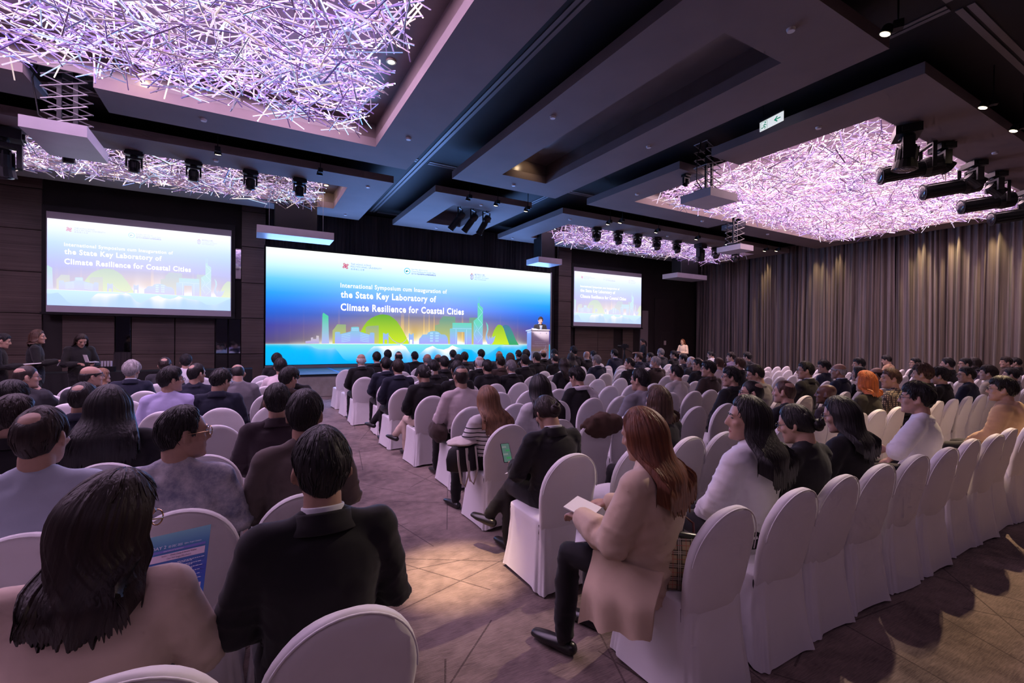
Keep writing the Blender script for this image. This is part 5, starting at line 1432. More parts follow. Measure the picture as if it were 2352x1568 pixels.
for (x, y), l in zip(DISCS, DL):
    tag(obj('smoke_detector', ME_DISC, None, (x, y, H)), 'small white disc detector ' + l, 'smoke detector', 'disc detectors on the ceiling panels')

def yoke_light(lab, loc, s, tilt, rz, grp):
    """moving head: ceiling base, yoke with two arms, drum head and lens"""
    t = thing('moving_head_light', lab, 'stage light', loc, (0, 0, rz), grp, s)
    b = MB(); b.cyl((0, 0, .06), (0, 0, -.02), .05, .05, 12); b.box(-.15, .15, -.11, .11, -.11, -.02); b.box(-.17, .17, -.06, .06, -.09, -.04); part('base', b, M_blackmetal, t)
    y = MB(); y.cyl((0, 0, -.10), (0, 0, -.14), .07, .07, 16); y.box(-.13, .13, -.045, .045, -.18, -.14)
    for q in (-1, 1): y.box(q * .13 - .018, q * .13 + .018, -.05, .05, -.36, -.14)
    part('yoke', y, M_blackmetal, t)
    h = MB(); h.tube([(0, 0, .11), (0, 0, .06), (0, 0, -.05), (0, 0, -.14)], [.075, .098, .098, .115], n=20, round_caps=False)
    for k in range(10):
        a = 2 * pi * k / 10; h.box(.095 * cos(a) - .006, .095 * cos(a) + .006, .095 * sin(a) - .006, .095 * sin(a) + .006, -.06, .09)
    hd = part('head', h, M_blackmetal, t, smooth=False, loc=(0, 0, -.31), rot=(tilt, 0, 0))
    part('lens', MB().ell((0, 0, -.135), (.10, .10, .03), 20, 8), M_lens, hd, smooth=True)
    return t
for i, x in enumerate((-3.24, -2.18, -1.11, .02, 1.1)):
    yoke_light('black moving-head stage light, %s from left over the left screen' % ORD[i], (x, 12.84, H + .0), 1.0, .12, 0.1, 'moving lights over the left screen')
for i, x in enumerate((10.8, 11.82, 12.79, 13.82, 14.96)):
    yoke_light('black moving-head stage light, %s from left over the right screen' % ORD[i], (x, 12.88, H + .0), 1.05, -.5, -.3, 'moving lights over the right screen')
yoke_light('larger black moving-head light hanging right of the row of five', (16.3, 12.8, H), 1.55, 0.05, .2, 'moving lights over the right screen')
yoke_light('black moving-head light turned sideways near the curtain corner', (17.4, 12.9, H), 1.05, -.9, -.8, 'moving lights over the right screen')
yoke_light('black moving-head light farthest right over the right screen', (18.9, 13.0, H), 1.1, -1.1, -.9, 'moving lights over the right screen')
yoke_light('small black moving-head light beside the square projector tray', (9.15, 7.62, H), .62, .4, 0, None)
yoke_light('very large black moving-head light at the left picture edge', (-4.2, 12.7, H), 2.1, .15, .2, None)
yoke_light('very large black moving-head light at right under the pink chandelier', (10.62, 3.85, H), 1.75, .1, .5, 'spot lamps along the right ceiling edge')
for i, x in enumerate((12.15, 13.9, 15.2, 17.6)):
    yoke_light('black moving-head light, %s beyond the very large one at right' % ORD[i], (x, 3.82, H), 1.25, -.9, .9, 'spot lamps along the right ceiling edge')
def profile_light(lab, loc, rz, tilt, s, grp):
    """ellipsoidal spot: yoke, ribbed rear housing, lens barrel"""
    t = thing('profile_spotlight', lab, 'stage light', loc, (0, 0, rz), grp, s)
    y = MB(); y.cyl((0, 0, .12), (0, 0, -.02), .012, .012, 8); y.box(-.15, .15, -.02, .02, -.03, -.01)
    for q in (-1, 1): y.box(q * .15 - .006, q * .15 + .006, -.02, .02, -.30, -.01)
    part('yoke', y, M_blackmetal, t)
    b = MB()
    b.tube([(0, -.16, 0), (0, -.13, 0), (0, .0, 0), (0, .05, 0)], [.05, .105, .115, .10], n=18, round_caps=False)
    part('lamp_housing', b, M_blackmetal, t, loc=(0, 0, -.26), rot=(tilt, 0, 0))
    c = MB(); c.tube([(0, .04, 0), (0, .46, 0)], [.088, .088], n=18, round_caps=False)
    for k in range(12):
        a = 2 * pi * k / 12; c.box(.088 * cos(a) - .005, .088 * cos(a) + .005, .08, .44, .088 * sin(a) - .005, .088 * sin(a) + .005)
    c.tube([(0, .44, 0), (0, .47, 0)], [.105, .105], n=18, round_caps=False)
    br = part('lens_barrel', c, mat('barrel_metal', (.02, .022, .025), .3, metal=.6), t, loc=(0, 0, -.26), rot=(tilt, 0, 0))
    part('lens', MB().ell((0, .47, 0), (.085, .02, .085), 18, 8), M_lens, br, smooth=True)
    return t
for i, (x, rz) in enumerate(((5.66, .75), (6.1, .62), (6.56, .35))):
    profile_light('black barrel spotlight over the stage, %s from left of three' % ORD[i], (x, 13.2, H + .02), rz, -.85, 1.05, 'three stage spots under the small ceiling panel')
bar = MB(); bar.tube([(5.4, 13.2, H + .12), (6.75, 13.2, H + .12)], [.024, .024], n=10); 
tag(part('lighting_bar', bar, M_blackmetal), 'black pipe carrying three spotlights under the small ceiling panel', 'lighting bar')
for i, x in enumerate((12.0, 14.1, 16.4, 18.6)):
    profile_light('long black profile spotlight, %s from left under the pink chandelier edge' % ORD[i], (x, 4.0, H + .02), .75, -.12, 1.75, 'spot lamps along the right ceiling edge')
bar = MB(); bar.tube([(10.0, 3.97, H + .1), (20.0, 3.97, H + .1)], [.024, .024], n=10)
tag(part('lighting_bar', bar, M_blackmetal), 'black pipe along the rear edge of the right ceiling coffer', 'lighting bar')

M_lampon = emit('warm_lamp_face', (1.0, .78, .45), 9)
M_lampin = mat('lamp_reflector', (.7, .55, .35), .25, metal=.8)
def track_spot(lab, loc, rz, tilt, on, grp):
    t = thing('track_spotlight', lab, 'spotlight', loc, (0, 0, rz), grp)
    b = MB(); b.cyl((0, 0, ZU - loc[2]), (0, 0, .02), .010, .010, 8); b.box(-.05, .05, -.05, .05, -.06, .04); part('gear_box', b, M_black, t)
    h = MB(); h.tube([(0, 0, .06), (0, 0, .04), (0, 0, -.05)], [.04, .055, .072], n=18, round_caps=False)
    hd = part('head', h, M_black, t, loc=(0, .11, -.03), rot=(tilt, 0, 0))
    part('lamp', MB().ell((0, 0, -.048), (.058, .058, .014), 18, 6), M_lampon if on else M_lens, hd, smooth=True)
TS = [(6.95, 2.62, 'above the rear edge of the centre panel'), (10.48, 2.66, 'high at right between the dark slots'), (12.09, 2.68, 'at the right picture edge near the ceiling'), (10.41, 11.72, 'leftmost over the right row of moving lights'),
      (10.62, 11.36, 'just right of the leftmost one over the right moving lights'), (12.67, 11.72, 'third over the right row of moving lights'), (14.82, 11.72, 'fourth over the right row of moving lights'), (16.63, 11.72, 'beside the scissor lift at right'),
      (19.2, 11.72, 'left one of two beside the curtain corner'), (19.6, 11.45, 'right one of two beside the curtain corner'), (-.58, 11.5, 'over the left row of moving lights'), (1.45, 11.7, 'dark one above the right end of the left chandelier'),
      (6.2, 11.75, 'left one on the small ceiling panel'), (7.25, 11.8, 'right one on the small ceiling panel'), (5.3, 11.7, 'dark one above the small ceiling panel')]
for i, (x, y, l) in enumerate(TS):
    track_spot('small black ceiling spotlight ' + l, (x, y, 5.62), 0.0 if y > 5 else .5, .35, i not in (11, 14), 'small ceiling spotlights')
def downlight(lab, loc):
    t = thing('recessed_downlight', lab, 'downlight', loc, group='recessed downlights in the coffers')
    part('ring', MB().tube([(0, 0, 0), (0, 0, -.02)], [.085, .08], n=20, round_caps=False), M_lampin, t)
    part('lamp', MB().ell((0, 0, -.018), (.06, .06, .008), 18, 6), M_lampon, t)
downlight('round warm downlight in the left coffer beside the violet chandelier', (1.98, 7.48, ZU - .04))
downlight('round warm downlight in the left front coffer corner', (1.96, 14.5, ZU - .04))

# exit sign
es = thing('exit_sign', 'white hanging exit sign with green arrow beside right ceiling panel', 'sign', (8.3, 5.02, 5.64), (0, 0, radians(-100)), None, .62)
part('housing', MB().box(-.42, .42, -.03, .03, .26, .33), M_blackmetal, es)
for sx in (-.3, .3): part('hanger_rod', MB().cyl((sx, 0, .33), (sx, 0, (ZU - 5.64) / .62), .008, .008, 8), M_blackmetal, es)
part('face', MB().box(-.40, .40, -.012, .012, -.02, .25), emit('exit_face', (.86, .90, .92), .55, (.5, .5, .5)), es)
EG = emit('exit_green', (0, .20, .11), .8)
for sy in (-.0135, .0135):
    part('arrow', MB().join(stroke([(.12, .115), (.30, .115)], .03)).join(stroke([(.20, .18), (.12, .115), (.20, .05)], .03)), EG, es, loc=(0, sy, 0))
    rm = MB().join(stroke([(-.22, .14), (-.25, .08), (-.20, .05), (-.22, .01)], .022)).join(stroke([(-.25, .08), (-.29, .05), (-.33, .06)], .022)).join(stroke([(-.28, .12), (-.22, .14), (-.17, .10)], .018)).join(ring_poly(-.20, .185, 0, .022, 12))
    part('running_figure', rm, EG, es, loc=(0, sy, 0))
    part('door_box', stroke([(-.14, .0), (-.14, .22), (-.36, .22), (-.36, .0)], .01), EG, es, loc=(0, sy, 0))

# projector lifts: scissor arms, guide posts, tray that fills the panel notch, projector on it
def lift(lab, x0, x1, y0, y1, zb):
    cx, cyy = (x0 + x1) / 2, (y0 + y1) / 2
    t = thing('projector_lift', lab, 'projector lift', (cx, cyy, zb), group='scissor lifts with projectors')
    hx, hy = (x1 - x0) / 2, (y1 - y0) / 2
    tr = MB(); tr.box(-hx, hx, -hy, hy, 0, .02); tr.box(-hx, hx, -hy, -hy + .02, .02, .18); tr.box(-hx, hx, hy - .02, hy, .02, .18); tr.box(-hx, -hx + .02, -hy + .02, hy - .02, .02, .18); tr.box(hx - .02, hx, -hy + .02, hy - .02, .02, .18)
    part('tray', tr, M_tray, t)
    top = ZU - zb; n = 6; h = (top - .26) / n
    for sy in (-1, 1):
        a = MB(); yy = sy * .16
        for k in range(n):
            z0 = .26 + k * h
            a.tube([(-.28, yy, z0), (.28, yy, z0 + h)], [.011, .011], n=5, round_caps=False); a.tube([(.28, yy + .025, z0), (-.28, yy + .025, z0 + h)], [.011, .011], n=5, round_caps=False)
        part('scissor_arm', a, M_grey, t)
    for sx in (-1, 1): part('guide_post', MB().box(sx * .1 - .03, sx * .1 + .03, -.02, .02, .2, top), M_blackmetal, t)
    for k in (0, 3, 6): part('cross_bar', MB().tube([(-.28, -.16, .26 + k * h), (-.28, .19, .26 + k * h)], [.012, .012], n=6), M_grey, t)
    pj = MB(); pj.box(-.25, .25, -.28, .28, .04, .24); pj.cyl((0, .28, .14), (0, .36, .14), .07, .06, 16); part('projector', pj, M_black, t)
    part('cable', MB().tube([(-.3, 0, top), (-.42, 0, top * .7), (-.36, .05, .45), (-.1, .05, .25)], [.012] * 4, n=6), M_black, t)
lift('lavender-lit projector tray on scissor lift below the left chandelier', -2.97, -2.2, 9.56, 10.82, 4.77)
lift('square projector tray on scissor lift before the right chandelier', 8.74, 9.68, 6.62, 7.43, 4.87)
lift('small distant projector tray on scissor lift right of moving lights', 14.22, 14.93, 9.6, 10.5, 4.76)
for lab, x0, x1 in (('long flat hanging speaker slab left of the stage screen', .19, 2.26), ('short flat hanging speaker slab above the lectern', 9.72, 10.83), ('flat hanging speaker slab above the right doorway', 17.49, 19.6)):
    t = thing('hanging_slab', lab, 'ceiling slab', ((x0 + x1) / 2, 15.45, 4.66), group='flat slabs hung before the stage')
    hx = (x1 - x0) / 2
    part('slab', MB().box(-hx, hx, -.45, .45, 0, .22), M_tray, t)
    part('hanger_box', MB().box(-hx * .55, hx * .55, -.3, .3, .22, ZU - 4.66), M_black, t)
    for sx in (-.7, .7): part('wire', MB().tube([(sx * hx, -.4, .2), (sx * hx, -.4, ZU - 4.66)], [.005, .005], n=5), M_grey, t)

# ------------------------------------------------------------------ lectern and things on the stage
lec = thing('lectern', 'white printed lectern with symposium title at stage right', 'lectern', (9.70, 14.95, SZ))
M_lecw = mat('lectern_white_board', (.62, .60, .63), .5)
part('body', MB().box(-.41, .41, -.15, .15, 0, 1.38), M_lecw, lec)
part('top', MB().add([(-.43, -.18, 1.42), (.43, -.18, 1.42), (.43, .22, 1.38), (-.43, .22, 1.38), (-.43, -.18, 1.38), (.43, -.18, 1.38), (.43, .22, 1.34), (-.43, .22, 1.34)],
     [(0, 1, 2, 3), (7, 6, 5, 4), (0, 4, 5, 1), (1, 5, 6, 2), (2, 6, 7, 3), (3, 7, 4, 0)]), M_lecw, lec)
m, nt, b = new_mat('lectern_print'); tc = N(nt, 'ShaderNodeTexCoord'); sp = N(nt, 'ShaderNodeSeparateXYZ'); L(nt, tc.outputs['Object'], sp.inputs[0])
cr = N(nt, 'ShaderNodeValToRGB'); e = cr.color_ramp.elements
for k, (p_, c_) in enumerate([(0.0, (.50, .56, .62)), (.42, (.55, .62, .66)), (.44, (.62, .52, .26)), (.56, (.56, .42, .40)), (.72, (.50, .42, .52)), (.9, (.62, .58, .66))]):
    if k >= 2: e.new(p_)
    e[k].position = p_; e[k].color = (*c_, 1)
L(nt, math_node(nt, 'DIVIDE', sp.outputs[2], 1.36), cr.inputs[0]); L(nt, cr.outputs[0], b.inputs['Base Color']); b.inputs['Roughness'].default_value = .45
fp = part('front_panel', MB().box(-.405, .405, -.156, -.15, .01, 1.37), m, lec)
M_lt = mat('lectern_white_lettering', (.85, .85, .88), .5); M_lb = mat('lectern_blue_mark', (.25, .22, .42), .5)
for t, x, z, w_, h_ in (('International Symposium cum Inauguration of', -.26, .93, .55, .03), ('the State Key Laboratory of', -.25, .855, .50, .045), ('Climate Resilience for Coastal Cities', -.37, .775, .74, .045)):
    part('lettering', text_mesh(t, x, z, w_, h_, .02), M_lt, fp, loc=(0, -.158, 0))
part('emblem', knot_logo(-.33, 1.27, .03), M_lb, fp, loc=(0, -.158, 0)); part('emblem', ring_poly(0, 1.27, .016, .024, 16), M_lb, fp, loc=(0, -.158, 0)); part('emblem', poly_mb([(.26, 1.25), (.29, 1.25), (.30, 1.29), (.25, 1.29)]), M_lb, fp, loc=(0, -.158, 0))
sk = MB()
for d in ((.06, .60, .02, .07), (.10, .60, .05, .05), (.17, .60, .04, .10), (.23, .60, .025, .22), (.28, .60, .04, .06)): sk.add([(d[0], 0, d[1]), (d[0] + d[2], 0, d[1]), (d[0] + d[2], 0, d[1] + d[3]), (d[0], 0, d[1] + d[3])], [(0, 1, 2, 3)])
tag(part('skyline_print', sk, M_lt, fp, loc=(0, -.158, 0)), kind='stuff')
mic = thing('microphone', 'slim black gooseneck microphone on the lectern', 'microphone', (9.86, 15.02, SZ + 1.40))
part('gooseneck', MB().tube([(0, 0, 0), (0, 0, .1), (.01, .05, .18), (.015, .10, .22)], [.005] * 4, n=6), M_black, mic); part('capsule', MB().ell((.017, .115, .228), (.012, .018, .012)), M_blackmetal, mic); part('base', MB().cyl((0, 0, -.005), (0, 0, .012), .04, .035, 14), M_black, mic)
M_paper = mat('white_paper', (.72, .70, .72), .7)
o = part('speech_papers', MB().add([(-.12, -.09, .0), (.12, -.08, .0), (.11, .09, .03), (-.13, .08, .05), (-.12, -.09, .006), (.12, -.08, .006), (.11, .09, .036), (-.13, .08, .056)], [(3, 2, 1, 0), (4, 5, 6, 7), (0, 1, 5, 4), (1, 2, 6, 5), (2, 3, 7, 6), (3, 0, 4, 7)]), M_paper, loc=(9.58, 14.97, SZ + 1.41))
tag(o, 'white sheets of paper lying on the lectern top', 'papers')
# tie and shirt front of the speaker
spk = STANDING[5]['root']
part('shirt_front', MB().add([(-.045, .148, 1.40), (.045, .148, 1.40), (.012, .166, 1.14), (-.012, .166, 1.14), (-.045, .128, 1.40), (.045, .128, 1.40), (.012, .150, 1.14), (-.012, .150, 1.14)], [(0, 3, 2, 1), (4, 5, 6, 7), (0, 4, 7, 3), (1, 2, 6, 5)]), mat('white_shirt_cotton', (.68, .68, .72), .7), spk)
part('tie', MB().add([(-.012, .158, 1.40), (.012, .158, 1.40), (.022, .176, 1.18), (0, .178, 1.14), (-.022, .176, 1.18)], [(4, 3, 2, 1, 0)]), mat('blue_tie_silk', (.03, .05, .22), .4), spk)

# ------------------------------------------------------------------ hand-held and lap things
def world(P, l):
    s = P['z'] / P['base']; sxy = 1 + (s - 1) * .5
    v = Matrix.Rotation(radians(P['rotz']), 3, 'Z') @ Vector((l[0] * sxy * P['width'], l[1] * sxy, l[2] * s))
    return v + Vector(P['loc'])
def find(w): return next(P for P in PEOPLE + STANDING if w in P['label'])
def sheet(name, lab, cat, P, l, size, rx, rz, m=M_paper, th=.006, grp=None):
    w, h = size
    o = part(name, MB().box(-w / 2, w / 2, -h / 2, h / 2, 0, th), m, loc=world(P, l), rot=(radians(rx), 0, radians(P['rotz'] + rz)))
    return tag(o, lab, cat, grp)
# programme leaflet of the woman in the beige blazer
TR, BR, TL = Vector((-.118, 2.043, .998)), Vector((-.169, 1.909, .769)), Vector((-.36, 2.158, .94))
ex = (TR - TL).normalized(); ez = (TR - BR).normalized(); ez = (ez - ex * ez.dot(ex)).normalized(); ny = ez.cross(ex)
lf = thing('programme_leaflet', 'blue printed programme leaflet held by the woman in beige blazer', 'leaflet')
lf.matrix_world = Matrix(((ex.x, ny.x, ez.x, TR.x), (ex.y, ny.y, ez.y, TR.y), (ex.z, ny.z, ez.z, TR.z), (0, 0, 0, 1)))
W_, H_ = .225, .285
m, nt, b = new_mat('leaflet_print'); tc = N(nt, 'ShaderNodeTexCoord'); sp = N(nt, 'ShaderNodeSeparateXYZ'); L(nt, tc.outputs['Object'], sp.inputs[0])
mr = N(nt, 'ShaderNodeMapRange'); mr.inputs[1].default_value = -H_; mr.inputs[2].default_value = 0; L(nt, sp.outputs[2], mr.inputs[0])
cr = N(nt, 'ShaderNodeValToRGB'); e = cr.color_ramp.elements
for k, (p_, c_) in enumerate([(0, (.02, .16, .55)), (.5, (.06, .09, .42)), (.82, (.08, .22, .42)), (1.0, (.20, .44, .52))]):
    if k >= 2: e.new(p_)
    e[k].position = p_; e[k].color = (*c_, 1)
L(nt, mr.outputs[0], cr.inputs[0]); L(nt, cr.outputs[0], b.inputs['Base Color']); b.inputs['Roughness'].default_value = .25
pg = part('page', MB().box(-W_, 0, 0, .0008, -H_, 0), m, lf)
M_band = mat('leaflet_pale_band', (.68, .56, .70), .4); M_ink = mat('leaflet_ink', (.10, .05, .12), .5); M_wink = mat('leaflet_white_ink', (.62, .66, .80), .5); M_cell = mat('leaflet_cell', (.16, .17, .52), .4)
def band(z0, z1, m, x0=-W_ + .012, x1=-.012): part('print_band', MB().add([(x0, 0, z0), (x1, 0, z0), (x1, 0, z1), (x0, 0, z1)], [(0, 1, 2, 3)]), m, pg, loc=(0, -.0006, 0))
def lett(t, x, z, w, h, m): part('lettering', text_mesh(t, x, z, w, h, .01), m, pg, loc=(0, -.0012, 0))
lett('DAY 2', -.205, -.052, .052, .011, M_wink); lett('05 DEC 2025', -.145, -.052, .05, .008, M_wink); lett('FJ301, PolyU Campus', -.088, -.052, .06, .006, M_wink)
band(-.066, -.057, M_cell); lett('International Symposium', -.16, -.065, .07, .0055, M_wink)
band(-.096, -.072, M_band); lett('Section 1 - Climate Change & Extreme Weather', -.165, -.082, .125, .007, M_ink); lett('Chair: Prof. Songye ZHU (PolyU)', -.145, -.093, .085, .007, M_ink)
band(-.214, -.192, M_band); lett('Section 2 - Coastal Urban Disasters & Evolution', -.165, -.201, .125, .007, M_ink); lett('Chair: Prof. Limin ZHANG (HKUST)', -.145, -.212, .085, .007, M_ink)
for k in range(6):
    z = -.108 - k * .0135; band(z - .0008, z, M_cell)
ll = MB()
for z0 in [-.105 - .0135 * k for k in range(6)] + [-.224 - .0135 * k for k in range(4)]:
    for q, (x0, wd) in enumerate(((-.20, .07), (-.105, .085), (-.105, .05))):
        zz = z0 - .0035 - (q == 2) * .0042
        x = x0
        while x < x0 + wd:
            d = RND.uniform(.004, .012); ll.add([(x, 0, zz), (x + d, 0, zz), (x + d, 0, zz + .0022), (x, 0, zz + .0022)], [(0, 1, 2, 3)]); x += d + .002
tag(part('small_print', ll, M_wink, pg, loc=(0, -.0012, 0)), kind='stuff')

A = find('auburn hair, ') if any('auburn hair, ' in P['label'] for P in PEOPLE) else find('trench coat')
sheet('notebook', 'open white notebook held by the woman in beige trench coat', 'notebook', A, (-.06, .60, .755), (.20, .15), 15, 10)
sheet('note_sheet', 'loose sheet of paper on the lap of the trench-coat woman', 'paper', A, (-.10, .50, .665), (.21, .20), -10, 30, th=.003)
Bp = find('looking at a phone')
ph = thing('smartphone', 'smartphone with green chat screen held by woman in black suit', 'phone', world(Bp, (-.16, .66, .80)), (radians(58), 0, radians(-5)))
part('case', MB().box(-.037, .037, -.077, .077, -.008, 0), M_black, ph)
scn = part('screen', MB().box(-.034, .034, -.074, .074, 0, .0008), emit('phone_screen', (.24, .42, .38), .22, (.02, .02, .02)), ph)
for k, (x0, w_) in enumerate(((-.03, .035), (-.005, .033), (-.03, .04), (-.01, .038))): part('chat_bubble', MB().box(x0, x0 + w_, .04 - k * .03, .055 - k * .03, .0008, .0012), emit('chat_green', (.12, .55, .22), .25) if k % 2 else emit('chat_grey', (.45, .5, .5), .25), scn)
sheet('note_sheet', 'white sheet of paper on the lap of the phone woman', 'paper', Bp, (-.12, .52, .70), (.21, .16), -18, 35, th=.003)
for P, lab, l, rx in ((STANDING[0], 'white papers held upright by woman standing in black dress', (.0, .37, 1.16), 65), (STANDING[2], 'white notepad held flat at the left picture edge', (.02, .42, 1.13), 5)):
    sheet('paper_stack', lab, 'papers', P, l, (.24, .30), rx, 0, th=.012)
nbk = thing('open_notebook', 'open notebook in the hands of the woman looking down', 'notebook', world(STANDING[1], (0, .40, 1.13)), (0, 0, radians(-150)))
part('page', MB().box(-.15, .0, -.10, .10, 0, .008), M_paper, nbk); part('cover', MB().add([(0, -.10, 0), (.04, -.10, .15), (.04, .10, .15), (0, .10, 0), (.006, -.10, 0), (.046, -.10, .15), (.046, .10, .15), (.006, .10, 0)], [(0, 1, 2, 3), (7, 6, 5, 4), (0, 4, 5, 1), (1, 5, 6, 2), (2, 6, 7, 3)]), M_paper, nbk)
sheet('clipboard', 'blue folder held by the auburn-haired woman before the curtain', 'folder', STANDING[4], (0, .40, 1.12), (.30, .22), 20, 0, mat('blue_folder', (.16, .18, .34), .5), .01)

# plaid handbag behind the trench-coat woman
def plaid():
    m, nt, b = new_mat('plaid_canvas'); tc = N(nt, 'ShaderNodeTexCoord'); sp = N(nt, 'ShaderNodeSeparateXYZ'); L(nt, tc.outputs['Object'], sp.inputs[0])
    c = (.42, .30, .18)
    def bandf(ax, fr, lo, hi): 
        f = math_node(nt, 'FRACT', math_node(nt, 'MULTIPLY_ADD', sp.outputs[ax], fr, .13)); return math_node(nt, 'MULTIPLY', math_node(nt, 'GREATER_THAN', f, lo), math_node(nt, 'LESS_THAN', f, hi))
    col = mixc(nt, math_node(nt, 'MULTIPLY', bandf(0, 16, 0, .42), .75), c, (.02, .016, .014)); col = mixc(nt, math_node(nt, 'MULTIPLY', bandf(2, 16, 0, .42), .75), col, (.02, .016, .014))
    col = mixc(nt, bandf(0, 16, .12, .17), col, (.6, .52, .42)); col = mixc(nt, bandf(2, 16, .12, .17), col, (.6, .52, .42)); col = mixc(nt, bandf(0, 16, .25, .30), col, (.6, .52, .42)); col = mixc(nt, bandf(2, 16, .25, .30), col, (.6, .52, .42))
    col = mixc(nt, bandf(0, 16, .70, .73), col, (.45, .06, .04)); col = mixc(nt, bandf(2, 16, .70, .73), col, (.45, .06, .04))
    L(nt, col, b.inputs['Base Color']); b.inputs['Roughness'].default_value = .6; return m
bag = thing('plaid_handbag', 'beige and black plaid handbag wedged behind the trench-coat woman', 'handbag', (1.83, 1.56, .49), (radians(4), 0, radians(-36)))
rings = []
for z, hw, hd in ((0, .085, .035), (.01, .105, .05), (.10, .11, .052), (.20, .095, .04), (.255, .085, .022)):
    rings.append([(hw * math.copysign(abs(cos(a)) ** .5, cos(a)), hd * math.copysign(abs(sin(a)) ** .6, sin(a)), z) for a in [2 * pi * k / 28 for k in range(28)]])
part('body', MB().loft(rings), plaid(), bag, smooth=True); part('zip_trim', MB().tube([(-.085, 0, .257), (0, .0, .266), (.085, 0, .257)], [(.014, .022)] * 3, n=8, side=(0, 0, 1)), M_shoe, bag, smooth=True)
part('chain_strap', MB().tube([(.08, 0, .25), (.09, .05, .30), (.04, .09, .33), (-.04, .08, .30), (-.08, 0, .25)], [.006] * 5, n=6), mat('red_black_cord', (.10, .02, .02), .5), bag)
# tote and black bag on the lap of the striped woman
S_ = find('striped shirt')
tb = thing('black_bag', 'black shoulder bag with white straps on the striped woman\'s lap', 'bag', (1.70, 3.86, .50), (0, 0, .3))
rings = []
for z, hw, hd in ((0, .12, .07), (.02, .16, .10), (.12, .17, .10), (.2, .15, .07), (.235, .11, .03)):
    rings.append([(hw * cos(a) * (1 + .06 * sin(5 * a)), hd * sin(a) * (1 + .05 * cos(4 * a)), z) for a in [2 * pi * k / 24 for k in range(24)]])
part('body', MB().loft(rings), mat('black_bag_cloth', (.012, .011, .013), .6), tb, smooth=True)
for dx in (0, .10): part('strap', MB().tube([(-.12 + dx, -.07, .21), (-.15 + dx, -.12, .10), (-.13 + dx, -.135, -.06), (-.09 + dx, -.14, -.10), (-.03 + dx, -.125, .02), (-.01 + dx, -.07, .21)], [(.012, .003)] * 6, n=8, side=(1, 0, 0)), mat('cream_strap', (.62, .55, .50), .7), tb, smooth=True)
def lump(name, lab, cat, loc, r, m, seed, rz=0):
    mb = MB().ell((0, 0, 0), r, 36, 22); rr = random.Random(seed); o3 = Vector((rr.uniform(0, 9), rr.uniform(0, 9), 0))
    mb.v = [tuple(Vector(v) * (1 + .22 * noise.noise(Vector(v) * 9 + o3) + .12 * noise.noise(Vector(v) * 24 + o3))) for v in mb.v]
    return tag(part(name, mb, m, loc=loc, rot=(0, 0, rz), smooth=True), lab, cat)
lump('folded_jacket', 'dark brown folded jacket beside the man in pale pink shirt', 'jacket', (1.93, 5.10, .61), (.10, .17, .12), cloth_mat('brn'), 3)
lump('white_tote', 'crumpled white tote bag on top of the black bag', 'bag', (1.72, 3.92, .745), (.17, .13, .035), mat('cream_canvas', (.62, .55, .50), .8), 8, .5)
dj = lump('draped_jacket', 'brown jacket draped over an empty chair back in the third row', 'jacket', (3.10, 3.57, .84), (.27, .10, .12), mat('cloth_cocoa', (.085, .045, .032), .85, noise_scale=6), 5)
# small worn details
F_ = find('flower clip'); hm = head_matrix(POSES[F_['pose']], F_['hy'], F_['hp'])
fl = MB()
for k in range(5): a = 2 * pi * k / 5; fl.ell((.022 * cos(a) + .035, -.15, .022 * sin(a) - .005), (.017, .007, .017), 10, 6)
o = part('flower_clip', fl, mat('white_clip', (.75, .72, .72), .4), F_['root'], smooth=True); o.matrix_local = hm
K_ = find('white face mask'); hm = head_matrix(POSES[K_['pose']], K_['hy'], K_['hp'])
o = part('face_mask', MB().ell((0, .070, -.062), (.060, .046, .046), 18, 12), mat('white_mask', (.66, .68, .72), .7), K_['root'], smooth=True); o.matrix_local = hm
C_ = find('white scarf'); nb = POSES[C_['pose']]['nb']
sc_ = MB().tube([nb + Vector((.10 * cos(a), .095 * sin(a) - .01, .005 - .02 * sin(a))) for a in [2 * pi * k / 16 for k in range(17)]], [(.030, .026)] * 17, n=10, side=(0, 0, 1), round_caps=False)
sc_.tube([nb + Vector((.10, -.06, .0)), nb + Vector((.15, -.115, -.07)), nb + Vector((.16, -.125, -.19))], [(.05, .014), (.075, .012), (.085, .010)], n=12, side=(1, 0, 0))
part('scarf', sc_, mat('white_scarf_knit', (.55, .50, .54), .85, noise_scale=20), C_['root'], smooth=True)
Y_ = find('green lanyard'); nb = POSES[Y_['pose']]['nb']
part('lanyard', MB().tube([nb + Vector((.071 * cos(a), .068 * sin(a) - .002, .030 - .012 * sin(a))) for a in [2 * pi * k / 20 for k in range(21)]], [(.006, .002)] * 21, n=6, side=(0, 0, 1), round_caps=False), mat('green_ribbon', (.02, .16, .10), .6), Y_['root'])
# trench coat tails falling over the left side of the seat
T_ = find('trench coat'); rings = []
for t in range(13):
    u = t / 12; z = .62 - .27 * u
    rings.append([(-.185 - .085 * smoothstep(0, .6, u) + .020 * u * sin(q * .9 + u * 3) - .02 * sin(pi * q / 15), .10 + q * .024 + .02 * u, z - .05 * u * (q / 15) + .012 * u * sin(q * 1.1)) for q in range(16)])
ct = MB().loft(rings, closed=False, cap0=False, cap1=False); ct.loft([[(x + .012, y, z) for x, y, z in r] for r in rings], closed=False, cap0=False, cap1=False)
part('coat_tail', ct, cloth_mat('trn'), T_['root'], smooth=True)

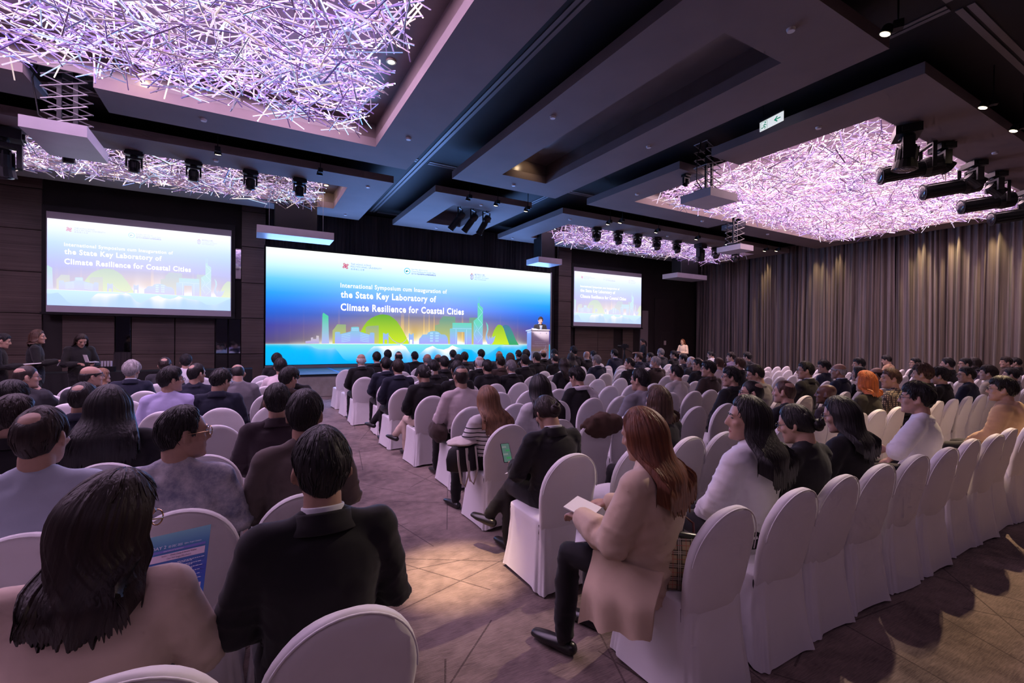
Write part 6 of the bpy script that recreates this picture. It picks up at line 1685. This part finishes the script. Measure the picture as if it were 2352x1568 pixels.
# ------------------------------------------------------------------ video camera on tripod, side table
vc = thing('video_camera', 'black video camera on tripod before the right stone panels', 'camera', (12.7, 13.4, 0), (0, 0, .9))
for k in range(3):
    a = 2 * pi * k / 3 + .3; part('tripod_leg', MB().tube([(0, 0, 1.2), (.32 * cos(a), .32 * sin(a), .02)], [.016, .011], n=8), M_blackmetal, vc)
part('column', MB().cyl((0, 0, .95), (0, 0, 1.33), .022, .022, 12), M_blackmetal, vc); part('head', MB().box(-.05, .05, -.05, .05, 1.30, 1.37), M_black, vc)
cb = part('camera_body', MB().box(-.055, .055, -.15, .13, 1.37, 1.49).box(-.03, .03, -.10, .06, 1.49, 1.53), M_blackmetal, vc); part('lens', MB().cyl((0, .12, 1.43), (0, .26, 1.43), .042, .05, 16), M_black, cb); part('viewfinder', MB().box(.055, .10, -.14, -.04, 1.42, 1.49), M_black, cb)
part('pan_handle', MB().tube([(0, -.05, 1.34), (.10, -.30, 1.20)], [.010, .012], n=8), M_black, vc)
tbl = thing('cloth_table', 'long table under black cloth along the left front wall', 'table', (-2.1, 15.5, 0))
part('top', MB().box(-2.3, 2.2, -.38, .38, .73, .76), M_black, tbl)
sk = pleats(-2.3, 2.2, .01, .755, -.40, .012, .22, 31); part('cloth_skirt', sk, mat('black_table_cloth', (.012, .011, .013), .75), tbl, smooth=True)
for dx in (-2.2, 2.1):
    for dy in (-.32, .32): part('leg', MB().cyl((dx, dy, 0), (dx, dy, .73), .018, .018, 8), M_grey, tbl)
tag(part('serving_box', MB().box(-.16, .16, -.10, .10, 0, .13).box(-.14, .14, -.08, .08, .13, .135), M_black, loc=(-3.14, 15.36, .76)), 'low black box on the cloth table holding pale glasses', 'box')
for k in range(4):
    g = MB().tube([(0, 0, .0), (0, 0, .14)], [.022, .026], n=16, round_caps=False)
    tag(part('drinking_glass', g, mat('pale_glass', (.55, .52, .56), .15, spec=.8), loc=(-3.23 + k * .06, 15.34, .895)), '%s from left of four pale glasses above the black table' % ORD[k], 'glass', 'glasses on the black table')
